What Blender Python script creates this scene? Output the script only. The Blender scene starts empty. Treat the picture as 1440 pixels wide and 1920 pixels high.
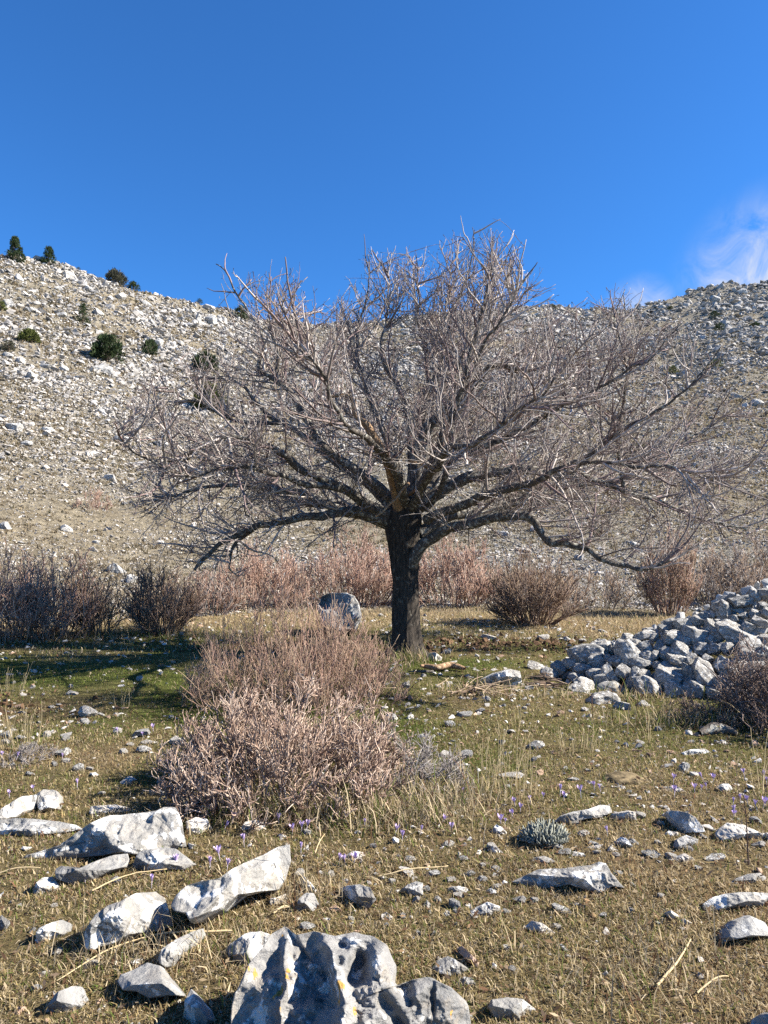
import bpy, bmesh, math, random
import numpy as np
from mathutils import Vector, Matrix

rng = np.random.default_rng(7)
random.seed(7)
scene = bpy.context.scene
COL = scene.collection

# ------------------------------------------------------------------ camera model (photo pixels 1440 x 1920)
F = 1331.0
CZ = 1.55
HORIZON = 1012.0
PITCH = math.atan((HORIZON - 960) / F)
cp, sp = math.cos(PITCH), math.sin(PITCH)

def ray(px, py):
    a = (np.asarray(px, float) - 720) / F
    b = (960 - np.asarray(py, float)) / F
    return np.stack([a + 0 * b, cp - b * sp + 0 * a, sp + b * cp + 0 * a], -1)

def project(P):
    P = np.asarray(P, float)
    q = P - np.array([0, 0, CZ])
    d = q[..., 1] * cp + q[..., 2] * sp
    u = -q[..., 1] * sp + q[..., 2] * cp
    d = np.where(d < .05, .05, d)
    return np.stack([720 + F * q[..., 0] / d, 960 - F * u / d], -1)

def at_depth(px, py, Y):
    r = ray(px, py)
    t = Y / r[..., 1]
    return np.array([0, 0, CZ]) + r * t[..., None] if np.ndim(t) else np.array([0, 0, CZ]) + r * t

cam_d = bpy.data.cameras.new('camera'); cam = bpy.data.objects.new('camera', cam_d); COL.objects.link(cam)
cam.location = (0, 0, CZ); cam.rotation_euler = (math.pi / 2 + PITCH, 0, 0)
cam_d.sensor_fit = 'HORIZONTAL'; cam_d.sensor_width = 36; cam_d.lens = F / 1440 * 36
cam_d.clip_start = .05; cam_d.clip_end = 3000
scene.camera = cam

# ------------------------------------------------------------------ noise
def _h(i, j, k, s):
    h = (i.astype(np.int64) * 374761393 + j.astype(np.int64) * 668265263 + k.astype(np.int64) * 2147483647 + s * 144665) & 0xffffffff
    h = ((h ^ (h >> 13)) * 1274126177) & 0xffffffff
    return ((h ^ (h >> 16)) & 0xffff) / 65535.0

def vnoise(P, s=0):
    P = np.asarray(P, float)
    i = np.floor(P).astype(np.int64); f = P - i; f = f * f * (3 - 2 * f)
    x, y, z = i[..., 0], i[..., 1], i[..., 2]
    fx, fy, fz = f[..., 0], f[..., 1], f[..., 2]
    r = 0
    for dx in (0, 1):
        for dy in (0, 1):
            for dz in (0, 1):
                w = (fx if dx else 1 - fx) * (fy if dy else 1 - fy) * (fz if dz else 1 - fz)
                r = r + w * _h(x + dx, y + dy, z + dz, s)
    return r * 2 - 1

def fbm(P, o=4, s=0, g=.5):
    P = np.asarray(P, float); a = 1.; t = 0.; r = 0.
    for k in range(o):
        r = r + a * vnoise(P * 2 ** k + 17.3 * k, s + k); t += a; a *= g
    return r / t

def n2(x, y, sc, o=3, s=0):
    return fbm(np.stack([np.asarray(x) * sc, np.asarray(y) * sc, 0 * np.asarray(x) + .37 + s], -1), o, s)

def sstep(a, b, x):
    t = np.clip((x - a) / (b - a), 0, 1); return t * t * (3 - 2 * t)

# ------------------------------------------------------------------ terrain
RX = np.array([-900, -400, 0, 60, 100, 200, 300, 430, 520, 600, 700, 800, 900, 1000, 1060, 1110, 1180, 1260, 1300, 1360, 1440, 1800, 2400.])
RY = np.array([470, 420, 479, 487, 494, 524, 552, 582, 606, 608, 603, 592, 582, 573, 574, 581, 577, 560, 548, 535, 532, 545, 620.])
_d = ray(RX, RY); RE = _d[:, 2] / np.hypot(_d[:, 0], _d[:, 1])
DX = np.array([-900, 0, 300, 520, 800, 1060, 1300, 1800, 2400.]); DD = np.array([75, 80, 88, 98, 118, 140, 180, 210, 200.])
FX = np.array([-400, 0, 600, 1000, 1440, 2000.]); FR = np.array([14.5, 14.5, 17.5, 19, 20.5, 21.])

def gh(x, y):
    x = np.asarray(x, float); y = np.asarray(y, float)
    r = np.hypot(x, y); th = np.arctan2(x, y)
    thc = np.clip(th, -1.25, 1.25)
    px = 720 + F * np.tan(thc)
    px = np.clip(px, -900, 2400)
    E = np.interp(px, RX, RY * 0 + RE); D = np.interp(px, DX, DD); r0 = np.interp(px, FX, FR)
    H = E * D + CZ
    t = np.clip((r - r0) / (D - r0), 0, 1)
    z = H * t ** 1.32
    z = z + (r > D) * (-(r - D) * .22)
    fade = sstep(2.2, 1.25, np.abs(th))
    z = z * fade
    hillm = sstep(r0, r0 + 14, r) * fade
    z = z + hillm * (n2(x, y, .045, 3, 3) * r * .012 + n2(x, y, .3, 3, 5) * r * .0045)
    near = 1 - hillm
    z = z + near * (n2(x, y, .35, 3, 1) * .05 + n2(x, y, 2.3, 3, 2) * .022 * sstep(20, 3, r))
    return z

def hit(px, py):
    """first point of the terrain on the photo ray"""
    r = ray(px, py); hd = math.hypot(r[0], r[1])
    R = np.concatenate([np.linspace(1.2, 14, 1200), np.geomspace(14, 260, 4000)])
    t = R / hd
    P = np.array([0, 0, CZ]) + r[None] * t[:, None]
    g = P[:, 2] - gh(P[:, 0], P[:, 1])
    k = np.argmax(g < 0) if (g < 0).any() else int(np.argmin(g[1200:] / R[1200:])) + 1200
    p = P[k].copy(); p[2] = float(gh(p[0], p[1]))
    return p

# ------------------------------------------------------------------ mesh helpers
def mesh_np(name, V, faces, col=None, smooth=True, mat=None):
    """faces: list of int arrays (n,k)"""
    me = bpy.data.meshes.new(name)
    V = np.ascontiguousarray(V, np.float32)
    me.vertices.add(len(V)); me.vertices.foreach_set('co', V.ravel())
    faces = [np.asarray(f, np.int32) for f in faces if len(f)]
    nl = sum(f.size for f in faces); nf = sum(len(f) for f in faces)
    li = np.concatenate([f.ravel() for f in faces]) if faces else np.zeros(0, np.int32)
    tot = np.concatenate([np.full(len(f), f.shape[1], np.int32) for f in faces])
    st = np.concatenate([[0], np.cumsum(tot)[:-1]]).astype(np.int32)
    me.loops.add(nl); me.loops.foreach_set('vertex_index', li.astype(np.int32))
    me.polygons.add(nf); me.polygons.foreach_set('loop_start', st); me.polygons.foreach_set('loop_total', tot)
    me.polygons.foreach_set('use_smooth', np.full(nf, smooth))
    if col is not None:
        a = me.attributes.new('col', 'FLOAT_COLOR', 'POINT')
        c = np.ones((len(V), 4), np.float32); c[:, :3] = col
        a.data.foreach_set('color', c.ravel())
    me.update(calc_edges=True)
    if mat: me.materials.append(mat)
    return me

def link(name, me, loc=(0, 0, 0), parent=None):
    o = bpy.data.objects.new(name, me); COL.objects.link(o); o.location = loc
    if parent: o.parent = parent
    return o

def tag(o, label=None, cat=None, group=None, kind=None):
    if label: o['label'] = label
    if cat: o['category'] = cat
    if group: o['group'] = group
    if kind: o['kind'] = kind
    return o

def tubes(paths, radii, sides, cap=True):
    """paths (B,P,3), radii (B,P) -> V, [quads, tris]"""
    B, P, _ = paths.shape
    T = np.gradient(paths, axis=1); T /= np.linalg.norm(T, axis=2, keepdims=True) + 1e-9
    m = T.mean(1); m /= np.linalg.norm(m, axis=1, keepdims=True) + 1e-9
    ref = np.where((np.abs(m[:, 2]) > .8)[:, None], np.array([1., 0, 0]), np.array([0, 0, 1.]))[:, None, :]
    N = np.cross(T, np.broadcast_to(ref, T.shape)); N /= np.linalg.norm(N, axis=2, keepdims=True) + 1e-9
    Bn = np.cross(T, N)
    a = np.arange(sides) / sides * 2 * np.pi
    V = paths[:, :, None, :] + radii[:, :, None, None] * (N[:, :, None, :] * np.cos(a)[None, None, :, None] + Bn[:, :, None, :] * np.sin(a)[None, None, :, None])
    V = V.reshape(-1, 3)
    b = (np.arange(B) * P * sides)[:, None, None]; p = (np.arange(P - 1) * sides)[None, :, None]; s = np.arange(sides)[None, None, :]; s2 = (s + 1) % sides
    q = np.stack([b + p + s, b + p + s2, b + p + sides + s2, b + p + sides + s], -1).reshape(-1, 4)
    fs = [q]
    if cap:
        e = (np.arange(B) * P * sides + (P - 1) * sides)[:, None] + np.arange(sides)[None]
        fs.append(e)
    return V, fs

def merge(parts):
    """parts: list of (V, [faces], col or None)"""
    Vs, Fs, Cs, o = [], {}, [], 0
    for V, fl, c in parts:
        Vs.append(V)
        for f in fl:
            if len(f): Fs.setdefault(f.shape[1], []).append(f + o)
        if c is not None: Cs.append(np.broadcast_to(c, (len(V), 3)))
        o += len(V)
    return np.concatenate(Vs), [np.concatenate(v) for v in Fs.values()], (np.concatenate(Cs) if Cs else None)

def unit(v): return v / (np.linalg.norm(v, axis=-1, keepdims=True) + 1e-9)

def grow(start, d, L, P, wob, trop, r):
    """curved paths (B,P,3)"""
    B = len(start); out = np.empty((B, P, 3)); out[:, 0] = start; d = unit(d)
    for k in range(1, P):
        d = unit(d + r.normal(0, wob, (B, 3)) + trop)
        out[:, k] = out[:, k - 1] + d * (L / (P - 1))[:, None]
    return out

def spawn(paths, n, t0, ang, r, up=0., t1=1.):
    """n children per path -> start, dir, parent index, t"""
    B, P, _ = paths.shape
    idx = np.repeat(np.arange(B), n); M = len(idx)
    t = t0 + (t1 - t0) * r.random(M); f = t * (P - 1); k = np.minimum(f.astype(int), P - 2); w = (f - k)[:, None]
    a, b = paths[idx, k], paths[idx, k + 1]
    T = unit(b - a); s = a * (1 - w) + b * w
    rnd = unit(r.normal(0, 1, (M, 3))); side = unit(rnd - T * (rnd * T).sum(1, keepdims=True))
    an = r.uniform(ang[0], ang[1], M)[:, None]
    d = T * np.cos(an) + side * np.sin(an); d[:, 2] += up
    return s, unit(d), idx, t

def inpoly(P, poly):
    x, y = P[..., 0], P[..., 1]; res = np.zeros(x.shape, bool)
    n = len(poly); j = n - 1
    for i in range(n):
        xi, yi = poly[i]; xj, yj = poly[j]
        c = ((yi > y) != (yj > y)) & (x < (xj - xi) * (y - yi) / (yj - yi + 1e-12) + xi)
        res ^= c; j = i
    return res

# ------------------------------------------------------------------ materials
def new_mat(name):
    m = bpy.data.materials.new(name); m.use_nodes = True
    nt = m.node_tree; b = nt.nodes['Principled BSDF']
    b.inputs['Roughness'].default_value = .9
    b.inputs['Specular IOR Level'].default_value = .2
    return m, nt, b

def N(nt, typ, **kw):
    n = nt.nodes.new(typ)
    for k, v in kw.items():
        if k in n.inputs: n.inputs[k].default_value = v
        else: setattr(n, k, v)
    return n

def noise(nt, vec, scale, detail=5, rough=.6, dist=0.):
    n = N(nt, 'ShaderNodeTexNoise'); n.inputs['Scale'].default_value = scale; n.inputs['Detail'].default_value = detail
    n.inputs['Roughness'].default_value = rough; n.inputs['Distortion'].default_value = dist
    nt.links.new(vec, n.inputs['Vector']); return n.outputs['Fac']

def ramp(nt, fac, stops):
    n = N(nt, 'ShaderNodeValToRGB'); e = n.color_ramp.elements
    while len(e) < len(stops): e.new(.5)
    for el, (p, c) in zip(e, stops):
        el.position = p; el.color = (*c, 1) if len(c) == 3 else c
    nt.links.new(fac, n.inputs['Fac']); return n.outputs['Color']

def mix(nt, fac, a, b, mode='MIX'):
    n = N(nt, 'ShaderNodeMix', data_type='RGBA', blend_type=mode)
    for sock, v in ((n.inputs['Factor'], fac), (n.inputs['A'], a), (n.inputs['B'], b)):
        pass
    fi = n.inputs[0]; A = n.inputs[6]; Bq = n.inputs[7]
    for sock, v in ((fi, fac), (A, a), (Bq, b)):
        if isinstance(v, (int, float)): sock.default_value = v
        elif isinstance(v, tuple): sock.default_value = (*v, 1)
        else: nt.links.new(v, sock)
    return n.outputs[2]

def bump(nt, b, h, strength, dist):
    n = N(nt, 'ShaderNodeBump'); n.inputs['Strength'].default_value = strength; n.inputs['Distance'].default_value = dist
    nt.links.new(h, n.inputs['Height']); nt.links.new(n.outputs['Normal'], b.inputs['Normal'])

def obj_vec(nt, rand=37.):
    tc = N(nt, 'ShaderNodeTexCoord'); oi = N(nt, 'ShaderNodeObjectInfo')
    m = N(nt, 'ShaderNodeVectorMath', operation='MULTIPLY_ADD')
    nt.links.new(oi.outputs['Random'], m.inputs[0]); m.inputs[1].default_value = (rand, rand * .7, rand * 1.3)
    nt.links.new(tc.outputs['Object'], m.inputs[2]); return m.outputs[0], oi.outputs['Random']

W1 = (1, 1, 1); K0 = (0, 0, 0)

def rock_mat(name, base=(.275, .265, .245), dark=(.16, .158, .15), lichen=.5, lscale=9., warm=.35, orange=0., sc=1.):
    m, nt, b = new_mat(name)
    v, rnd = obj_vec(nt)
    big = noise(nt, v, 4.5 * sc, 6, .6)
    c = ramp(nt, big, [(.32, dark), (.48, base), (.7, tuple(min(1, x * 1.25) for x in base))])
    wn = noise(nt, v, 7 * sc, 5, .65, .4)
    c = mix(nt, ramp(nt, wn, [(.52, K0), (.72, (warm,) * 3)]), c, (.42, .33, .22))
    ln = noise(nt, v, lscale * sc, 7, .62, .25)
    lm = ramp(nt, ln, [(.60 - .14 * lichen, K0), (.635 - .14 * lichen, W1)])
    c = mix(nt, lm, c, (.66, .65, .615))
    fine = noise(nt, v, 70 * sc, 4, .7)
    c = mix(nt, .32, c, ramp(nt, fine, [(.3, (.62, .62, .62)), (.6, (1, 1, 1))]), 'MULTIPLY')
    sp_ = noise(nt, v, 30 * sc, 3, .5)
    c = mix(nt, ramp(nt, sp_, [(.66, K0), (.70, (.6,) * 3)]), c, (.13, .13, .125))
    if orange:
        on = noise(nt, v, 8.5 * sc, 5, .55, .3)
        c = mix(nt, ramp(nt, on, [(.67 - .03 * orange, K0), (.685 - .03 * orange, (.85,) * 3)]), c, (.50, .27, .045))
    nt.links.new(c, b.inputs['Base Color'])
    h1 = noise(nt, v, 22 * sc, 8, .7)
    vo = N(nt, 'ShaderNodeTexVoronoi', feature='DISTANCE_TO_EDGE'); vo.inputs['Scale'].default_value = 6 * sc; nt.links.new(v, vo.inputs['Vector'])
    cr = ramp(nt, vo.outputs['Distance'], [(.0, (.0,) * 3), (.035, (.25,) * 3)])
    hs = mix(nt, .25, h1, cr)
    bump(nt, b, hs, 1., .03 / sc)
    return m

M_ROCK_L = rock_mat('lichen_limestone', lichen=.62, lscale=8)
M_ROCK_H = rock_mat('weathered_limestone', base=(.265, .258, .245), dark=(.14, .14, .138), lichen=.30, lscale=9, warm=.5, orange=1., sc=1.2)
M_ROCK_W = rock_mat('white_limestone', base=(.41, .38, .335), dark=(.26, .245, .22), lichen=.40, lscale=11, warm=.3)
M_ROCK_G = rock_mat('grey_limestone', base=(.28, .275, .262), dark=(.17, .168, .162), lichen=.25, warm=.25)
M_ROCK_P = rock_mat('pink_limestone', base=(.40, .29, .22), dark=(.28, .19, .14), lichen=.15, warm=.6)
M_ROCK_PILE = rock_mat('fieldstone', base=(.33, .315, .29), dark=(.17, .165, .155), lichen=.42, lscale=10, warm=.3)

def attr_mat(name, rough=.95, trans=0., bumpy=0.):
    m, nt, b = new_mat(name)
    a = N(nt, 'ShaderNodeAttribute', attribute_name='col')
    nt.links.new(a.outputs['Color'], b.inputs['Base Color']); b.inputs['Roughness'].default_value = rough
    b.inputs['Specular IOR Level'].default_value = .12
    if trans:
        t = N(nt, 'ShaderNodeBsdfTranslucent'); nt.links.new(a.outputs['Color'], t.inputs['Color'])
        mx = N(nt, 'ShaderNodeMixShader'); mx.inputs[0].default_value = trans
        out = nt.nodes['Material Output']
        nt.links.new(b.outputs[0], mx.inputs[1]); nt.links.new(t.outputs[0], mx.inputs[2]); nt.links.new(mx.outputs[0], out.inputs['Surface'])
    if bumpy:
        tc = N(nt, 'ShaderNodeTexCoord')
        h = noise(nt, tc.outputs['Object'], bumpy, 6, .7); bump(nt, b, h, .6, .6 / bumpy)
    return m

M_BLADE = attr_mat('grass_blades', trans=.4)
M_STICK = attr_mat('bare_twig')
M_LEAF = attr_mat('needle_leaf', trans=.15)
M_SCREE = attr_mat('scree_limestone', bumpy=3.)
M_PEBBLE = attr_mat('pebble_limestone', bumpy=60.)

def bark_mat(name, a, b_, lich, lf, sc=1., bs=.9):
    m, nt, b = new_mat(name)
    tc = N(nt, 'ShaderNodeTexCoord'); mp = N(nt, 'ShaderNodeMapping'); mp.inputs['Scale'].default_value = (1, 1, .22)
    nt.links.new(tc.outputs['Object'], mp.inputs['Vector'])
    f = noise(nt, mp.outputs[0], 34 * sc, 7, .7, .5)
    c = ramp(nt, f, [(.35, a), (.62, b_)])
    l = noise(nt, tc.outputs['Object'], 13 * sc, 6, .65, .2)
    c = mix(nt, ramp(nt, l, [(.62 - .1 * lf, K0), (.67 - .1 * lf, (.85,) * 3)]), c, lich)
    nt.links.new(c, b.inputs['Base Color'])
    bump(nt, b, f, bs, .03)
    return m

M_TRUNK = bark_mat('furrowed_bark', (.014, .012, .010), (.075, .062, .050), (.17, .16, .13), .05)
M_LIMB = bark_mat('limb_bark', (.030, .026, .022), (.16, .137, .115), (.36, .35, .30), .8, 1.3, .7)
M_DEAD = bark_mat('peeled_wood', (.13, .08, .045), (.36, .235, .14), (.50, .37, .23), .6, 1.2, .5)

def ground_mat(name, scale, fscale):
    m, nt, b = new_mat(name)
    a = N(nt, 'ShaderNodeAttribute', attribute_name='col'); tc = N(nt, 'ShaderNodeTexCoord')
    f = noise(nt, tc.outputs['Object'], fscale, 8, .75); g = noise(nt, tc.outputs['Object'], fscale * .21, 5, .6)
    c = mix(nt, .9, a.outputs['Color'], ramp(nt, f, [(.30, (.32, .30, .28)), (.5, (.85, .85, .85)), (.72, (1.45, 1.4, 1.3))]), 'MULTIPLY')
    c = mix(nt, .6, c, ramp(nt, g, [(.33, (.5, .48, .44)), (.66, (1.25, 1.25, 1.2))]), 'MULTIPLY')
    nt.links.new(c, b.inputs['Base Color']); b.inputs['Roughness'].default_value = 1; b.inputs['Specular IOR Level'].default_value = .05
    bump(nt, b, f, .9, scale)
    return m
M_GROUND = ground_mat('turf_soil', .03, 45.)
M_HILL = ground_mat('hill_turf', .25, 5.)

# ------------------------------------------------------------------ ground and hillside
def gcol(x, y):
    """base colour of the meadow floor and its grass: green, dry or bare soil"""
    x = np.asarray(x, float); y = np.asarray(y, float); r = np.hypot(x, y)
    a = n2(x, y, .55, 4, 11); b = n2(x, y, 1.7, 4, 12); c = n2(x, y, .9, 3, 13)
    dry = np.array([.215, .163, .092]); grn = np.array([.092, .108, .030]); brn = np.array([.115, .077, .047]); tan = np.array([.28, .215, .12])
    g = np.clip(.34 + a * 1.1 + b * .55, 0, 1)
    g = g * (.30 + .70 * sstep(3.2, 5.2, y)) * (1 - .75 * sstep(11, 14, y)) + .16 * sstep(4.4, 6, y) * sstep(12, 10.5, y)
    def blob(cx, cy, rx, ry): return np.exp(-((x - cx) / rx) ** 2 - ((y - cy) / ry) ** 2)
    g = np.clip(g + .75 * blob(-3.6, 8.3, 2.6, 1.3) + .85 * blob(1.0, 9.0, 1.3, .45) + .5 * blob(2.6, 5.6, 1.6, 1.0) + .6 * blob(2.3, 10.2, 1.6, .5), 0, 1)
    s = np.clip(blob(1.6, 10.6, 1.5, .7) * 1.0 + blob(-1.6, 10.4, 1.2, .5) * .8 + .65 * blob(-3.7, 6.6, .8, .5) + np.clip(c * 1.4 - .35, 0, .75), 0, 1) * (.5 + .5 * np.clip(b * 3 + .4, 0, 1))
    k = dry[None] * (1 - g[..., None]) + grn[None] * g[..., None] if x.ndim == 1 else dry * (1 - g[..., None]) + grn * g[..., None]
    k = k * (1 - s[..., None]) + brn * s[..., None]
    f = sstep(11.5, 15, y)[..., None] * .8
    k = k * (1 - f) + tan * f
    return k, g, s

def hcol(x, y):
    a = n2(x, y, .10, 4, 21); b = n2(x, y, .5, 3, 22)
    tan = np.array([.285, .245, .18]); gry = np.array([.265, .245, .205]); brn = np.array([.195, .165, .115]); far = np.array([.235, .22, .19])
    w = np.clip(.5 + a * 1.5, 0, 1)[..., None]; v = np.clip(.35 + b, 0, 1)[..., None] * .6
    k = (tan * w + gry * (1 - w)) * (1 - v) + brn * v
    px = 720 + F * np.tan(np.clip(np.arctan2(x, y), -1.2, 1.2)); f = (sstep(1050, 1350, px) * sstep(45, 110, np.hypot(x, y)))[..., None] * .75  # grey shading of the distant right hill, put into the ground colour
    return k * (1 - f) + far * f

th = np.concatenate([np.linspace(-math.pi, -.75, 40)[:-1], np.linspace(-.75, .75, 420), np.linspace(.75, math.pi, 40)[1:]])
RSPLIT = 15.5
def polar_sheet(name, R, colf, mat, close):
    T, RR = np.meshgrid(th, R); X = RR * np.sin(T); Y = RR * np.cos(T); Z = gh(X, Y)
    V = np.stack([X, Y, Z], -1).reshape(-1, 3); n = len(th); m = len(R)
    i = np.arange(m - 1)[:, None] * n; j = np.arange(n - 1)[None]
    q = np.stack([i + j, i + n + j, i + n + j + 1, i + j + 1], -1).reshape(-1, 4)[:, ::-1]
    c = colf(V[:, 0], V[:, 1]); fs = [q]
    if close:
        V = np.vstack([V, [[0, 0, gh(0., 0.)]]]); c = np.vstack([c, c[:1]])
        fs.append(np.stack([np.full(n - 1, len(V) - 1), np.arange(n - 1), np.arange(1, n)], -1)[:, ::-1])
    return link(name, mesh_np(name, V, fs, c, True, mat))
tag(polar_sheet('ground', np.geomspace(.5, RSPLIT, 330), lambda x, y: gcol(x, y)[0] * .86, M_GROUND, True), 'short dry and green turf of the stony meadow floor', 'ground', kind='structure')
tag(polar_sheet('hillside', np.concatenate([np.geomspace(RSPLIT, 240, 260), np.geomspace(240, 900, 20)[1:]]), hcol, M_HILL, False), 'steep dry hillside strewn with pale limestone under the sky', 'hillside', kind='structure')

# ------------------------------------------------------------------ rock shapes
def hull_np(pts):
    bm = bmesh.new()
    for p in pts: bm.verts.new(p)
    r = bmesh.ops.convex_hull(bm, input=bm.verts)
    bmesh.ops.delete(bm, geom=[v for v in bm.verts if not v.link_faces], context='VERTS')
    bmesh.ops.triangulate(bm, faces=bm.faces)
    bmesh.ops.recalc_face_normals(bm, faces=bm.faces)
    bm.verts.index_update()
    V = np.array([v.co[:] for v in bm.verts]); T = np.array([[v.index for v in f.verts] for f in bm.faces])
    bm.free(); return V, T

def ico(sub):
    bm = bmesh.new(); bmesh.ops.create_icosphere(bm, subdivisions=sub, radius=1)
    bm.verts.index_update()
    V = np.array([v.co[:] for v in bm.verts]); T = np.array([[v.index for v in f.verts] for f in bm.faces]); bm.free(); return V, T
ICO4 = ico(5); ICO3 = ico(4)

def cut_rock(seed, base=ICO4, ncut=13, rough=.05):
    """angular stone normalised to a unit box"""
    r = np.random.default_rng(seed); V = base[0].copy() * r.uniform(.75, 1.25, 3)
    for k in range(ncut):
        n = unit(r.normal(0, 1, 3)); d = r.uniform(.48, .82)
        p = V @ n - d; V = V - np.maximum(p, 0)[:, None] * n * .97
    n_ = unit(V)
    V = V + n_ * (fbm(V * 2.2 + seed, 4, seed)[:, None] * rough * 2.2 + (np.abs(fbm(V * 4.5 + seed, 4, seed + 9))[:, None] - .2) * rough * 1.2)
    lo, hi = V.min(0), V.max(0)
    return (V - (lo + hi) / 2) / (hi - lo)
TEMPL = [cut_rock(100 + i) for i in range(20)]

# scree stones: low, flat-shaded hulls
LOWT = []
for i in range(26):
    r = np.random.default_rng(500 + i)
    V, T = hull_np(unit(r.normal(0, 1, (10, 3))) * r.uniform(.75, 1, (10, 1)) * np.array([1, r.uniform(.6, 1), r.uniform(.45, .85)]))
    LOWT.append((V, T))

def scatter_low(P, size, colr, seed, tilt=.35, flat=1.):
    """many low stones in one mesh"""
    r = np.random.default_rng(seed); parts = []
    which = r.integers(0, len(LOWT), len(P))
    for k, (V, T) in enumerate(LOWT):
        I = np.where(which == k)[0]
        if not len(I): continue
        m = len(I); yaw = r.uniform(0, 6.283, m); a = r.normal(0, tilt, m); b = r.normal(0, tilt, m)
        c, s = np.cos(yaw), np.sin(yaw); S = size[I][:, None] * r.uniform(.7, 1.3, (m, 3)) * np.array([1, 1, flat])
        W = V[None] * S[:, None, :]
        y1 = W[..., 1] * np.cos(a)[:, None] - W[..., 2] * np.sin(a)[:, None]; z1 = W[..., 1] * np.sin(a)[:, None] + W[..., 2] * np.cos(a)[:, None]
        x2 = W[..., 0] * np.cos(b)[:, None] + z1 * np.sin(b)[:, None]; z2 = -W[..., 0] * np.sin(b)[:, None] + z1 * np.cos(b)[:, None]
        X = x2 * c[:, None] - y1 * s[:, None]; Y = x2 * s[:, None] + y1 * c[:, None]
        Q = np.stack([X, Y, z2], -1) + P[I][:, None, :]
        f = (T[None] + (np.arange(m) * len(V))[:, None, None]).reshape(-1, 3)
        parts.append((Q.reshape(-1, 3), [f], np.repeat(colr[I], len(V), 0)))
    return merge(parts)

# ------------------------------------------------------------------ traced rocks
LAND = []          # (px, py, phrase) landmarks for the labels of lesser things

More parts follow.
